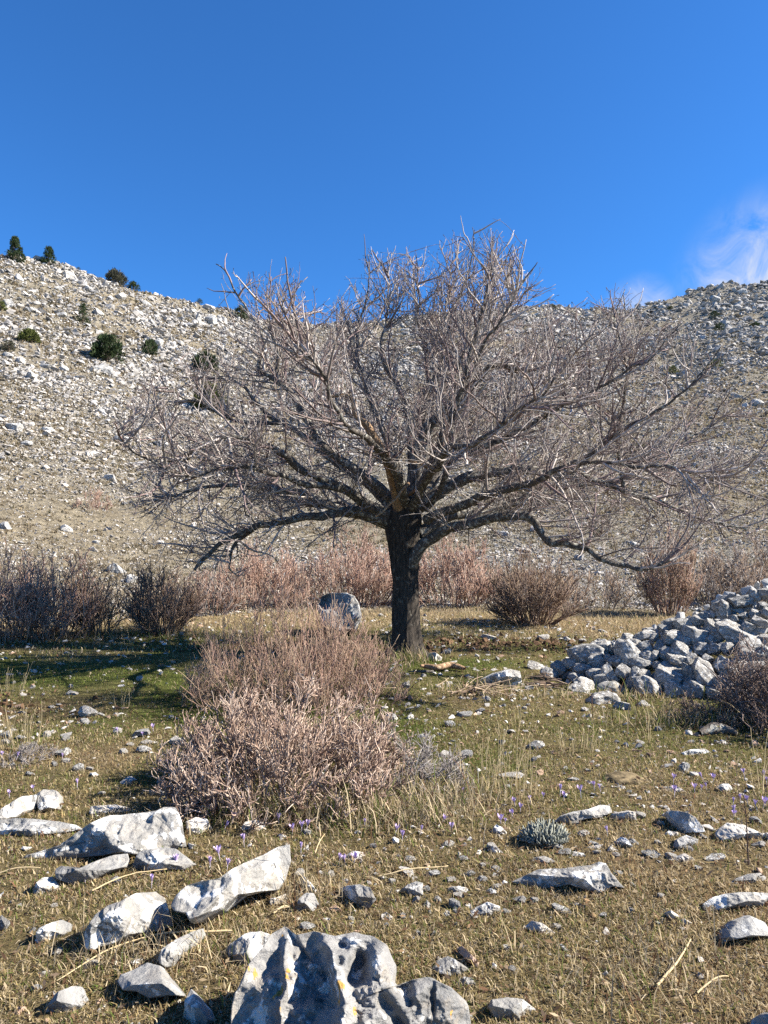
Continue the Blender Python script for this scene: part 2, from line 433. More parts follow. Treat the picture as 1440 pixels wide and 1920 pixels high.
def relief_rock(name, outline, seed, mat, thick=.62, nfac=7, NT=150, M=30, feat=None, rough=.085, sink=.02, lean=None, ridge=1.):
    O = np.array(outline, float); yb = O[:, 1].max(); xm = O[:, 0].mean()
    r = np.random.default_rng(seed)
    G = hit(xm, yb); Y0 = G[1]; zg = G[2]
    dep = (CZ - zg) / Y0 if lean is None else lean
    # the foot line of the outline: the rock stands on the turf along it
    xs = np.linspace(O[:, 0].min(), O[:, 0].max(), 23)[2:-2]; yl = []
    for xx in xs:
        c_ = [a[1] + (b[1] - a[1]) * (xx - a[0]) / (b[0] - a[0] + 1e-9) for a, b in zip(O, np.roll(O, -1, 0)) if (a[0] - xx) * (b[0] - xx) <= 0]
        yl.append(max(c_) if c_ else yb)
    sl = np.polyfit(xs, yl, 1); sl[1] += max(0, np.percentile(np.array(yl) - np.polyval(sl, xs), 80)) * .8
    if feat is hero_feat: sl = np.array([0., yb])
    def foot(px): return CZ * F / np.clip(np.polyval(sl, np.clip(px, xs[0], xs[-1])) - HORIZON, 20, None) * 1.0
    k_ = Y0 / foot(xm)
    BASES.append((xs, np.array(yl)))
    def onplane(px, py):
        d = ray(px, py); t = (foot(px) * k_ + dep * (CZ - zg)) / (d[..., 1] - dep * d[..., 2])
        return np.array([0, 0, CZ]) + d * t[..., None]
    # polygon centroid
    x, y = O[:, 0], O[:, 1]; x2, y2 = np.roll(x, -1), np.roll(y, -1); cr = x * y2 - x2 * y
    A = cr.sum() / 2; c = np.array([((x + x2) * cr).sum(), ((y + y2) * cr).sum()]) / (6 * A)
    ang = np.arange(NT) / NT * 2 * np.pi; D = np.stack([np.cos(ang), np.sin(ang)], -1)
    # even spacing along wide shapes
    w = (x.max() - x.min()) / 2; h = (y.max() - y.min()) / 2
    D = D * np.array([w, h]); D = D / np.linalg.norm(D, axis=1, keepdims=True)
    R = np.zeros(NT)
    for a, b in zip(O, np.roll(O, -1, 0)):
        e = b - a; den = D[:, 0] * e[1] - D[:, 1] * e[0]; q = a - c
        with np.errstate(divide='ignore', invalid='ignore'):
            t = (q[0] * e[1] - q[1] * e[0]) / den; s = (q[0] * D[:, 1] - q[1] * D[:, 0]) / den
        ok = (s >= -1e-6) & (s <= 1 + 1e-6) & (t > 0); R = np.where(ok, np.maximum(R, t), R)
    R = R * (1 + .045 * fbm(np.stack([D[:, 0] * 3, D[:, 1] * 3, 0 * D[:, 0] + seed], -1), 4, seed))
    pxm = math.hypot(Y0, CZ) / F
    s = min(w, h) * 2 * pxm; sw = max(w, h) * 2 * pxm; s = min(s * 1.3, (s * sw) ** .5)
    n = unit(np.array([0, -1., dep])); T = thick * s
    parts = []
    fac = []
    for k in range(nfac):
        a = r.uniform(0, 6.283); m_ = r.uniform(.35, 1.0); fac.append((math.cos(a) * m_, math.sin(a) * m_, r.uniform(.55, .95)))
    def side(rho, front):
        P2 = c[None, None] + D[None] * (R[None] * rho[:, None])[..., None]
        W = onplane(P2[..., 0], P2[..., 1])
        if front:
            d = T * (1 - rho ** 3.2)[:, None] ** .6 * 1.15 + 0 * W[..., 0]
            ua = (P2[..., 0] - c[0]) / w; ub = (P2[..., 1] - c[1]) / h
            for (ga, gb, cc) in fac:
                d = np.minimum(d, T * (cc - ga * ua - gb * ub) + .25 * T * (1 - rho)[:, None] * 0)
            d = np.maximum(d, T * .12 * (1 - rho ** 4)[:, None])
            edge = (1 - rho ** 5)[:, None]
            nn = fbm(W * (2.2 / s) + seed, 5, seed) ; rg = 1 - 2 * np.abs(fbm(W * (3.4 / s) + seed * 3, 4, seed + 5))
            d = d + edge * s * rough * (1.7 * nn + 1.0 * ridge * (rg - .6) + .35 * fbm(W * (16 / s), 3, seed + 2))
            if feat is not None: d = d + edge * feat(P2[..., 0], P2[..., 1])
        else:
            d = -T * .9 * np.sqrt(1 - rho ** 2)[:, None] + 0 * W[..., 0]
        return W + d[..., None] * n
    rf = (np.linspace(0, 1, M + 1)[1:]) ** .8; rb = np.linspace(0, 1, 9)[1:-1]
    Fv = side(rf, True); Bv = side(rb, False)
    cf = side(np.array([0.]), True)[0, :1]; cb = side(np.array([0.]), False)[0, :1]
    V = np.vstack([Fv.reshape(-1, 3), Bv.reshape(-1, 3), cf, cb])
    j = np.arange(NT); j2 = (j + 1) % NT; q = []
    for k in range(M - 1): q.append(np.stack([k * NT + j, k * NT + j2, (k + 1) * NT + j2, (k + 1) * NT + j], -1))
    o = M * NT; nb = len(rb)
    q.append(np.stack([(M - 1) * NT + j, (M - 1) * NT + j2, o + (nb - 1) * NT + j2, o + (nb - 1) * NT + j], -1))
    for k in range(nb - 1, 0, -1): q.append(np.stack([o + k * NT + j, o + k * NT + j2, o + (k - 1) * NT + j2, o + (k - 1) * NT + j], -1))
    t = [np.stack([np.full(NT, len(V) - 2), j2, j], -1), np.stack([np.full(NT, len(V) - 1), o + j, o + j2], -1)]
    q = np.concatenate(q)[:, ::-1]; t = np.concatenate(t)[:, ::-1]
    org = np.array([G[0], Y0, zg - sink])
    me = mesh_np(name, V - np.array([G[0], Y0, zg]), [q, t], None, True, mat)
    # normals outward
    bm = bmesh.new(); bm.from_mesh(me); bmesh.ops.recalc_face_normals(bm, faces=bm.faces); bm.to_mesh(me); bm.free()
    return link(name, me, org)

def z1(pts): return [(x / 3, 1400 + y / 3) for x, y in pts]
def z2(pts): return [(480 + x / 3, 1400 + y / 3) for x, y in pts]
def z3(pts): return [(960 + x / 3, 1400 + y / 3) for x, y in pts]

def hero_feat(px, py):
    q = np.stack([px / 46, py / 46, 0 * px + 2.2], -1); px = px + 13 * fbm(q, 4, 71); py = py + 13 * fbm(q + 9, 4, 72)
    xr1 = np.interp(py, [1720, 1800, 1920, 2000], [536, 543, 540, 535])
    xr2 = np.interp(py, [1740, 1780, 1830, 1880, 2000], [600, 622, 642, 650, 648])
    d = .045 * np.clip(1 - np.abs(px - xr1) / 15, 0, 1) + .05 * np.clip(1 - np.abs(px - xr2) / 24, 0, 1)
    t = np.clip((xr2 - px) / 26, 0, 1)
    d = d - .085 * t * t * (3 - 2 * t) * (1 - np.clip((xr2 - px - 26) / 60, 0, 1) * .35)
    d = d - .05 * np.clip((xr1 - px) / 50, 0, 1)
    def pit(cx, cy, rx, ry, k, a=0.):
        u = (px - cx) * math.cos(a) + (py - cy) * math.sin(a); v = -(px - cx) * math.sin(a) + (py - cy) * math.cos(a)
        q = (u / rx) ** 2 + (v / ry) ** 2
        return -k * np.exp(-q ** 1.6)
    d = d + pit(676, 1808, 22, 42, .12, .25) + pit(640, 1768, 15, 14, .04) + pit(735, 1895, 14, 34, .06, -.6) + pit(600, 1880, 26, 40, .035, .3)
    d = d + pit(757, 1856, 16, 22, .07) + pit(808, 1866, 5, 36, .03, -.1) + pit(700, 1770, 12, 30, .02, -.2)
    d = d + .05 * np.exp(-((px - 712) / 26) ** 2 - ((py - 1790) / 46) ** 2) + .045 * np.exp(-((px - 840) / 34) ** 2 - ((py - 1885) / 46) ** 2)
    q = np.stack([px / 16, py / 16, 0 * px], -1); d = d + .022 * fbm(q, 6, 77) - .02 * np.abs(fbm(q * .7 + 3, 5, 74)) - .022 * np.clip(fbm(q * .8 + 5, 3, 79) - .12, 0, 1) * 2 + .02 * fbm(q * .4, 3, 78)
    return d

def boulder_feat(px, py):
    ln = np.interp(px, [598, 630, 655, 680], [1134, 1146, 1156, 1168]) + 3 * np.sin(px * .25)
    up = sstep(4, -4, py - ln)
    return up * (.0055 * (px - 652) - .01) + (1 - up) * (.0035 * (px - 640) * -1)

MINOR = []   # (object, px, py, phrase head, group) labelled against LAND at the end
BASES = []
TRACED = [
 # outline, material, label, landmark phrase, keyword args
 ([(440, 1990), (437, 1920), (446, 1850), (470, 1800), (498, 1768), (512, 1738), (535, 1724), (556, 1743), (590, 1737), (630, 1746), (665, 1737), (700, 1743), (728, 1763), (744, 1800), (741, 1832), (757, 1846), (780, 1830), (812, 1824), (850, 1842), (874, 1868), (888, 1915), (893, 1990), (660, 2010)],
  'H', 'big jagged grey boulder with hollows, sharp ridges and orange lichen at the front', 'big jagged boulder', dict(thick=.5, nfac=4, NT=420, M=120, feat=hero_feat, rough=.075)),
 (z1([(140, 590), (350, 530), (430, 480), (510, 420), (620, 365), (760, 355), (900, 335), (920, 318), (985, 318), (1010, 360), (1045, 540), (1000, 555), (900, 570), (800, 590), (720, 575), (600, 590), (450, 605), (300, 618), (160, 612)]),
  'L', 'long ledge covered in white lichen with a square right end, left foreground', 'white lichen ledge', dict(NT=220, M=50, thick=.55)),
 (z1([(320, 660), (345, 645), (430, 685), (560, 610), (640, 585), (720, 575), (735, 620), (720, 655), (640, 680), (560, 715), (510, 745), (430, 762), (330, 722)]), 'G', 'low curved grey slab in front of the white lichen ledge, left of a cracked slab', 'curved grey slab', {}),
 (z1([(745, 640), (790, 565), (900, 540), (990, 550), (1060, 600), (1110, 640), (1060, 672), (980, 668), (880, 692), (780, 682)]), 'G', 'rounded grey slab under the right end of the white lichen ledge', 'rounded grey slab', {}),
 (z1([(-40, 410), (20, 330), (140, 258), (205, 250), (190, 330), (120, 375), (20, 405)]), 'L', 'sloping pale rock leaning against a white block at the left edge', 'sloping left-edge rock', {}),
 (z1([(190, 335), (215, 250), (245, 220), (310, 225), (340, 260), (345, 332), (270, 352)]), 'L', 'upright white block with a flat top beside a sloping rock at far left', 'upright white block', dict(thick=.8)),
 (z1([(-60, 400), (90, 380), (200, 385), (340, 400), (430, 420), (475, 445), (400, 462), (250, 482), (120, 492), (-60, 480)]), 'G', 'long flat grey rock running out of the left edge below the white block', 'long flat grey rock', {}),
 (z1([(510, 315), (650, 305), (720, 320), (735, 345), (640, 362), (520, 377), (500, 345)]), 'W', 'brick-shaped tan rock half sunk in turf behind the white lichen ledge', 'brick-shaped tan rock', {}),
 (z1([(985, 290), (1040, 270), (1100, 280), (1125, 325), (1060, 347), (1000, 342)]), 'L', 'white rock shadowed by the front shrub at its lower left foot', 'white rock at the shrub foot', {}),
 (z1([(1045, 400), (1100, 375), (1165, 385), (1195, 440), (1110, 487), (1060, 472)]), 'W', 'pale tan lump just right of the white lichen ledge', 'tan lump', {}),
 (z1([(1335, 465), (1380, 400), (1440, 390), (1490, 410), (1500, 450), (1440, 470)]), 'W', 'pale wedge of rock among crocuses in front of the front shrub', 'pale wedge', {}),
 (z1([(185, 820), (190, 780), (240, 710), (295, 705), (350, 770), (320, 797), (230, 827)]), 'G', 'small angular grey stone left of the curved grey slab', 'angular grey stone', {}),
 (z1([(485, 1080), (500, 1010), (560, 920), (640, 860), (720, 840), (790, 795), (880, 785), (925, 820), (980, 980), (900, 1012), (780, 1033), (680, 1083), (580, 1098), (540, 1122), (500, 1108)]),
  'L', 'domed rock blotched with white lichen casting a shadow to its left, left foreground', 'domed lichen rock', dict(NT=220, M=50, thick=.6)),
 ([(325, 1690), (333, 1670), (353, 1652), (380, 1645), (420, 1640), (457, 1615), (480, 1602), (520, 1580), (543, 1575), (547, 1605), (535, 1640), (523, 1660), (490, 1665), (460, 1672), (425, 1700), (385, 1719), (368, 1723), (360, 1706), (335, 1700)],
  'L', 'long white ridge of rock climbing to the right, its high end pointed', 'long white ridge', dict(NT=220, M=50, thick=.7)),
 (z1([(195, 1060), (240, 990), (310, 960), (355, 945), (400, 965), (400, 1010), (340, 1062), (290, 1083), (210, 1083)]), 'G', 'small grey stone with a dark split, in the shadow of the domed lichen rock', 'split grey stone', dict(thick=.7)),
 (z1([(900, 1165), (920, 1110), (1000, 1050), (1080, 1010), (1145, 990), (1160, 1030), (1120, 1080), (1050, 1130), (980, 1207), (940, 1213), (905, 1190)]), 'G', 'slanting finger of grey rock below the long white ridge', 'slanting finger rock', {}),
 (z1([(680, 1290), (690, 1250), (760, 1220), (825, 1180), (905, 1200), (950, 1260), (1050, 1370), (990, 1368), (870, 1388), (800, 1347), (720, 1342)]), 'G', 'grey pyramid-shaped rock with a dark left face, left of the big jagged boulder', 'grey pyramid rock', dict(thick=.75, nfac=4, rough=.03)),
 (z1([(1035, 1480), (1050, 1400), (1075, 1325), (1110, 1360), (1190, 1450), (1215, 1510), (1180, 1547), (1080, 1543), (1040, 1512)]), 'G', 'dark pointed stone standing in shade at the left foot of the big jagged boulder', 'dark pointed stone', dict(thick=.8, nfac=4, rough=.025)),
 (z1([(250, 1460), (300, 1395), (340, 1345), (420, 1310), (460, 1320), (495, 1390), (460, 1440), (380, 1482), (300, 1492)]), 'G', 'smooth grey stone near the bottom left corner with shadow on its left', 'smooth grey stone', dict(rough=.025)),
 (z1([(70, 1470), (90, 1430), (140, 1425), (165, 1470), (130, 1512), (80, 1507)]), 'P', 'small brown stone in the bottom left corner', 'small brown stone', {}),
 (z1([(195, 1270), (220, 1235), (280, 1225), (290, 1270), (220, 1287)]), 'G', 'little grey stone above the smooth grey stone, far left', None, {}),
 ([(425, 1792), (430, 1760), (460, 1740), (490, 1735), (506, 1742), (512, 1770), (490, 1802), (450, 1802)], 'G', 'knobbly grey rock tucked behind the left side of the big jagged boulder', 'knobbly grey rock', dict(rough=.08)),
 (z1([(720, 1220), (740, 1175), (800, 1155), (820, 1180), (760, 1222)]), 'W', 'small tan rock touching the back of the grey pyramid rock', None, {}),
 (z2([(240, 720), (265, 700), (310, 740), (340, 780), (330, 812), (280, 792), (240, 740)]), 'W', 'narrow pale stone leaning right, below the high end of the long white ridge', 'narrow leaning stone', {}),
 (z2([(225, 880), (240, 830), (280, 795), (325, 795), (355, 860), (340, 900), (270, 927), (240, 912)]), 'G', 'squat grey and white stone in front of the narrow leaning stone', 'squat two-tone stone', dict(thick=.8)),
 (z2([(75, 860), (80, 825), (120, 820), (180, 795), (185, 820), (150, 870), (120, 887)]), 'W', 'small cleft white stone left of the squat two-tone stone', 'cleft white stone', {}),
 (z2([(465, 770), (510, 755), (580, 748), (640, 765), (675, 830), (640, 882), (600, 892), (560, 855), (520, 832), (500, 802)]), 'G', 'ribbed grey rock in the turf just behind the big jagged boulder', 'ribbed grey rock', {}),
 (z2([(790, 800), (850, 750), (900, 730), (940, 740), (940, 810), (910, 827), (850, 803)]), 'L', 'jagged rock, one face white and one dark, right of the ribbed grey rock', 'half-lit jagged rock', dict(thick=.8)),
 (z2([(935, 870), (960, 835), (985, 860), (970, 902), (945, 892)]), 'G', 'small bluish stone below the half-lit jagged rock', None, {}),
 (z2([(480, 600), (545, 562), (600, 570), (645, 610), (590, 612), (530, 627), (495, 627)]), 'W', 'white wedge stone with a black shadow on its left, above centre of the near turf', 'white wedge stone', dict(thick=.8)),
 (z2([(1065, 790), (1100, 760), (1180, 765), (1220, 795), (1180, 812), (1110, 822)]), 'L', 'low white rock just right of the half-lit jagged rock', None, {}),
 (z2([(1200, 900), (1230, 880), (1300, 845), (1370, 870), (1385, 920), (1320, 943), (1230, 933)]), 'G', 'creased grey rock catching light on its ribs, below the white flat ledge', 'creased grey rock', dict(rough=.09)),
 (z2([(1270, 790), (1320, 770), (1375, 790), (1370, 820), (1300, 817)]), 'W', 'small flat white stone above the creased grey rock', None, {}),
 (z2([(1090, 910), (1110, 885), (1165, 905), (1160, 927), (1110, 932)]), 'W', 'small pale stone left of the creased grey rock', None, {}),
 (z2([(985, 1215), (1020, 1170), (1080, 1145), (1130, 1170), (1200, 1220), (1200, 1252), (1100, 1263), (1020, 1252)]), 'L', 'white-crested dark stone right of the big jagged boulder', 'white-crested stone', dict(thick=.75)),
 (z2([(1130, 1100), (1160, 1090), (1210, 1140), (1260, 1185), (1245, 1217), (1190, 1182), (1140, 1130)]), 'P', 'pinkish slanting stone above the white-crested stone', 'pinkish slanting stone', {}),
 (z2([(1115, 1300), (1170, 1260), (1220, 1270), (1245, 1320), (1200, 1342), (1140, 1337)]), 'G', 'rounded grey stone touching the right shoulder of the big jagged boulder', None, {}),
 ([(915, 1877), (920, 1863), (953, 1858), (980, 1862), (1006, 1882), (985, 1892), (965, 1906), (925, 1898)], 'L', 'flat-topped pale stone at the bottom right of the big jagged boulder', 'flat-topped pale stone', {}),
 (z2([(245, 570), (295, 525), (300, 560), (270, 587)]), 'W', 'thin white shard standing right of the tip of the long white ridge', None, {}),
 (z2([(390, 650), (430, 630), (455, 650), (420, 670)]), 'W', 'small white pebble stone left of three crocuses', None, {}),
 (z2([(370, 740), (440, 730), (458, 745), (400, 754)]), 'P', 'flat pink stone in the turf between two grey stones', None, {}),
 (z2([(700, 915), (730, 900), (770, 930), (760, 967), (710, 942)]), 'W', 'white stone right of the ribbed grey rock, lower', None, {}),
 (z2([(1290, 565), (1335, 530), (1395, 575), (1370, 597), (1310, 582)]), 'W', 'white stone in turf below the crocus rock, left of the grey cushion plant', None, {}),
 (z2([(1310, 460), (1350, 415), (1400, 440), (1390, 482), (1330, 484)]), 'L', 'small rock with crocuses growing on it, below the tall straw tuft', 'crocus rock', {}),
 (z3([(240, 400), (270, 370), (340, 345), (430, 330), (500, 305), (550, 315), (560, 350), (500, 377), (400, 388), (300, 412)]), 'L', 'long low pitted ledge behind the grey cushion plant', 'pitted ledge', {}),
 (z3([(530, 400), (560, 355), (650, 338), (690, 345), (700, 400), (640, 412), (590, 398)]), 'W', 'square pale rock at the right end of the pitted ledge', 'square pale rock', {}),
 (z3([(860, 350), (880, 335), (960, 345), (1010, 375), (1060, 430), (1075, 460), (1000, 470), (930, 467), (890, 410)]), 'W', 'smooth tilted slab with straight edges, right of the square pale rock', 'smooth tilted slab', dict(nfac=3, rough=.02, thick=.7)),
 (z3([(840, 480), (880, 450), (930, 460), (940, 490), (880, 502)]), 'W', 'small tan stone under the left foot of the smooth tilted slab', None, {}),
 (z3([(910, 540), (925, 500), (980, 473), (1040, 500), (1035, 530), (980, 552), (930, 562)]), 'G', 'two-faced stone with dark left side, under the smooth tilted slab', 'two-faced stone', dict(thick=.85, nfac=4)),
 (z3([(1140, 470), (1160, 440), (1210, 405), (1300, 415), (1380, 460), (1430, 495), (1380, 517), (1260, 512), (1160, 514)]), 'W', 'broad white rock beside a thin dark stalk near the right edge', 'broad white rock', {}),
 (z3([(555, 525), (610, 485), (640, 490), (675, 540), (650, 562), (600, 548)]), 'L', 'ribbed white stone in the middle of the right-hand rocks', 'ribbed white stone', {}),
 (z3([(520, 575), (550, 535), (600, 560), (600, 580), (550, 584)]), 'W', 'low tan stone against the left of the ribbed white stone', None, {}),
 (z3([(395, 555), (440, 535), (510, 525), (500, 560), (460, 572)]), 'W', 'flat pale stone left of the ribbed white stone', None, {}),
 (z3([(730, 575), (760, 552), (800, 560), (850, 595), (820, 607), (760, 587)]), 'W', 'narrow white stone slanting down, right of the ribbed white stone', None, {}),
 (z3([(850, 620), (900, 600), (970, 575), (1010, 600), (1045, 630), (960, 640), (880, 637)]), 'W', 'low white stone with a humped middle under the two-faced stone', 'humped white stone', {}),
 (z3([(90, 640), (120, 600), (180, 590), (220, 605), (260, 640), (200, 652), (140, 643)]), 'L', 'white stone with dark left end behind the white flat ledge', None, {}),
 (z3([(310, 600), (340, 565), (400, 575), (425, 605), (380, 612)]), 'L', 'small bluish white stone behind the middle of the white flat ledge', None, {}),
 (z3([(-10, 735), (60, 700), (150, 665), (280, 660), (350, 650), (430, 640), (480, 640), (490, 620), (530, 630), (550, 680), (630, 770), (560, 762), (480, 802), (400, 783), (310, 750), (230, 765), (170, 783), (100, 758), (20, 745)]),
  'L', 'large white flat ledge with a broad pointed right end, right of centre', 'white flat ledge', dict(NT=220, M=50)),
 (z3([(625, 690), (720, 690), (728, 715), (635, 724)]), 'W', 'small white oblong stone right of the white flat ledge', None, {}),
 (z3([(1220, 745), (1260, 715), (1330, 690), (1390, 685), (1430, 710), (1420, 735), (1330, 747), (1240, 762)]), 'L', 'lens-shaped white rock at the right edge above a longer white rock', 'lens-shaped rock', {}),
 (z3([(1070, 860), (1130, 820), (1200, 800), (1280, 790), (1440, 795), (1520, 800), (1520, 870), (1440, 882), (1340, 872), (1280, 872), (1200, 883), (1140, 903), (1090, 918), (1075, 890)]), 'L', 'long knobbly white rock running out of the right edge', 'long knobbly white rock', dict(rough=.08)),
 (z3([(1155, 1050), (1170, 1010), (1230, 950), (1320, 918), (1400, 960), (1440, 1020), (1500, 1038), (1350, 1043), (1260, 1053), (1190, 1068)]), 'G', 'triangular smooth grey rock at the right edge', 'triangular grey rock', dict(nfac=3, rough=.025)),
 (z3([(70, 985), (110, 950), (160, 960), (220, 1000), (260, 1030), (200, 1047), (110, 1022)]), 'W', 'bone-white stone sloping right in the lower turf below the white flat ledge', 'bone-white stone', {}),
 (z3([(245, 1090), (280, 1078), (320, 1120), (325, 1147), (290, 1132)]), 'W', 'small white stone below right of the bone-white stone', None, {}),
 (z3([(310, 1190), (340, 1165), (385, 1190), (370, 1212)]), 'W', 'little round pale stone, lowest of the chain below the bone-white stone', None, {}),
 (z3([(515, 1260), (540, 1245), (580, 1260), (545, 1297)]), 'W', 'bright white chip alone in the lower right turf', 'white chip', {}),
 (z3([(1310, 1590), (1360, 1490), (1420, 1455), (1500, 1470), (1520, 1640), (1330, 1640)]), 'G', 'grey rock cut off by the bottom right corner', 'corner rock', {}),
 (z3([(910, 1590), (960, 1520), (1010, 1512), (1060, 1565), (1050, 1620), (930, 1620)]), 'P', 'tan rock cut off by the bottom edge, lower right', 'bottom-edge tan rock', {}),
 (z3([(250, 1590), (320, 1515), (400, 1540), (480, 1570), (470, 1620), (270, 1620)]), 'P', 'brownish rock at the bottom edge right of the flat-topped pale stone', None, {}),
 (z3([(350, 840), (375, 815), (410, 850), (380, 860)]), 'W', 'tiny upright white stone in front of the white flat ledge', None, {}),
 (z3([(280, 860), (360, 850), (460, 880), (420, 892)]), 'W', 'thin flat white stone in front of the white flat ledge', None, {}),
 (z3([(830, 210), (880, 205), (940, 208), (985, 240), (930, 252), (860, 238)]), 'W', 'thin white flake lying in green turf behind the smooth tilted slab', 'thin white flake', {}),
 (z3([(1140, 215), (1180, 190), (1220, 190), (1243, 220), (1200, 247), (1160, 238)]), 'L', 'rounded white stone right of the thin white flake', 'rounded white stone', {}),
 (z3([(950, 20), (1000, 0), (1080, -5), (1120, 20), (1050, 42), (970, 40)]), 'L', 'flat grey-white slab on green turf in front of the rock heap', 'flat slab before the heap', {}),
 (z3([(750, 850), (790, 840), (835, 860), (810, 872)]), 'W', 'small white sliver right of the white flat ledge, lower', None, {}),
 (z3([(1340, 1065), (1370, 1055), (1405, 1070), (1390, 1087)]), 'P', 'small tan stone under the triangular grey rock', None, {}),
 (z3([(1370, 1335), (1440, 1310), (1500, 1330), (1440, 1347)]), 'W', 'thin white rock at the right edge, upper of two', None, {}),
 (z3([(1360, 1400), (1440, 1370), (1500, 1400), (1440, 1417)]), 'W', 'thin white rock at the right edge, lower of two', None, {}),
 (z3([(1030, 300), (1070, 295), (1110, 315), (1060, 327)]), 'W', 'small flat tan stone above right of the smooth tilted slab', None, {}),
 ([(896, 1272), (925, 1258), (955, 1250), (975, 1255), (979, 1275), (960, 1287), (930, 1287), (905, 1280)], 'L', 'smooth grey-white boulder on the turf between tree and rock heap', 'grey-white boulder', dict(thick=.8)),
 ([(596, 1140), (603, 1116), (618, 1110), (650, 1109), (664, 1115), (675, 1133), (678, 1156), (668, 1182), (640, 1190), (605, 1180)], 'G', 'big rounded boulder with bluish shaded top behind the front shrubs, left of trunk', 'big rounded boulder', dict(thick=.75, nfac=2, feat=boulder_feat, NT=180, M=40)),
 ([(796, 1234), (803, 1222), (815, 1219), (829, 1230), (826, 1237), (806, 1238)], 'W', 'white stone lying at the right foot of the tree trunk', 'white stone by the trunk', dict(thick=.9)),
 ([(826, 1222), (834, 1214), (844, 1216), (846, 1224), (836, 1226)], 'G', 'grey stone behind the white stone at the trunk foot', None, {}),
]
MATS = dict(H=M_ROCK_H, L=M_ROCK_L, W=M_ROCK_W, G=M_ROCK_G, P=M_ROCK_P)
for i, (ol, mk, lab, lm, kw) in enumerate(TRACED):
    nm = 'boulder' if i in (0, 1, 12, 13) or 'boulder' in lab.split(' with')[0].split()[0:4] else 'rock'
    o = relief_rock(nm, ol, 40 + i, MATS[mk], **kw)
    tag(o, lab, 'boulder' if nm == 'boulder' else 'rock', 'limestone rocks in the turf')
    if lm:
        A = np.array(ol); LAND.append((A[:, 0].mean(), A[:, 1].mean(), 'the ' + lm))

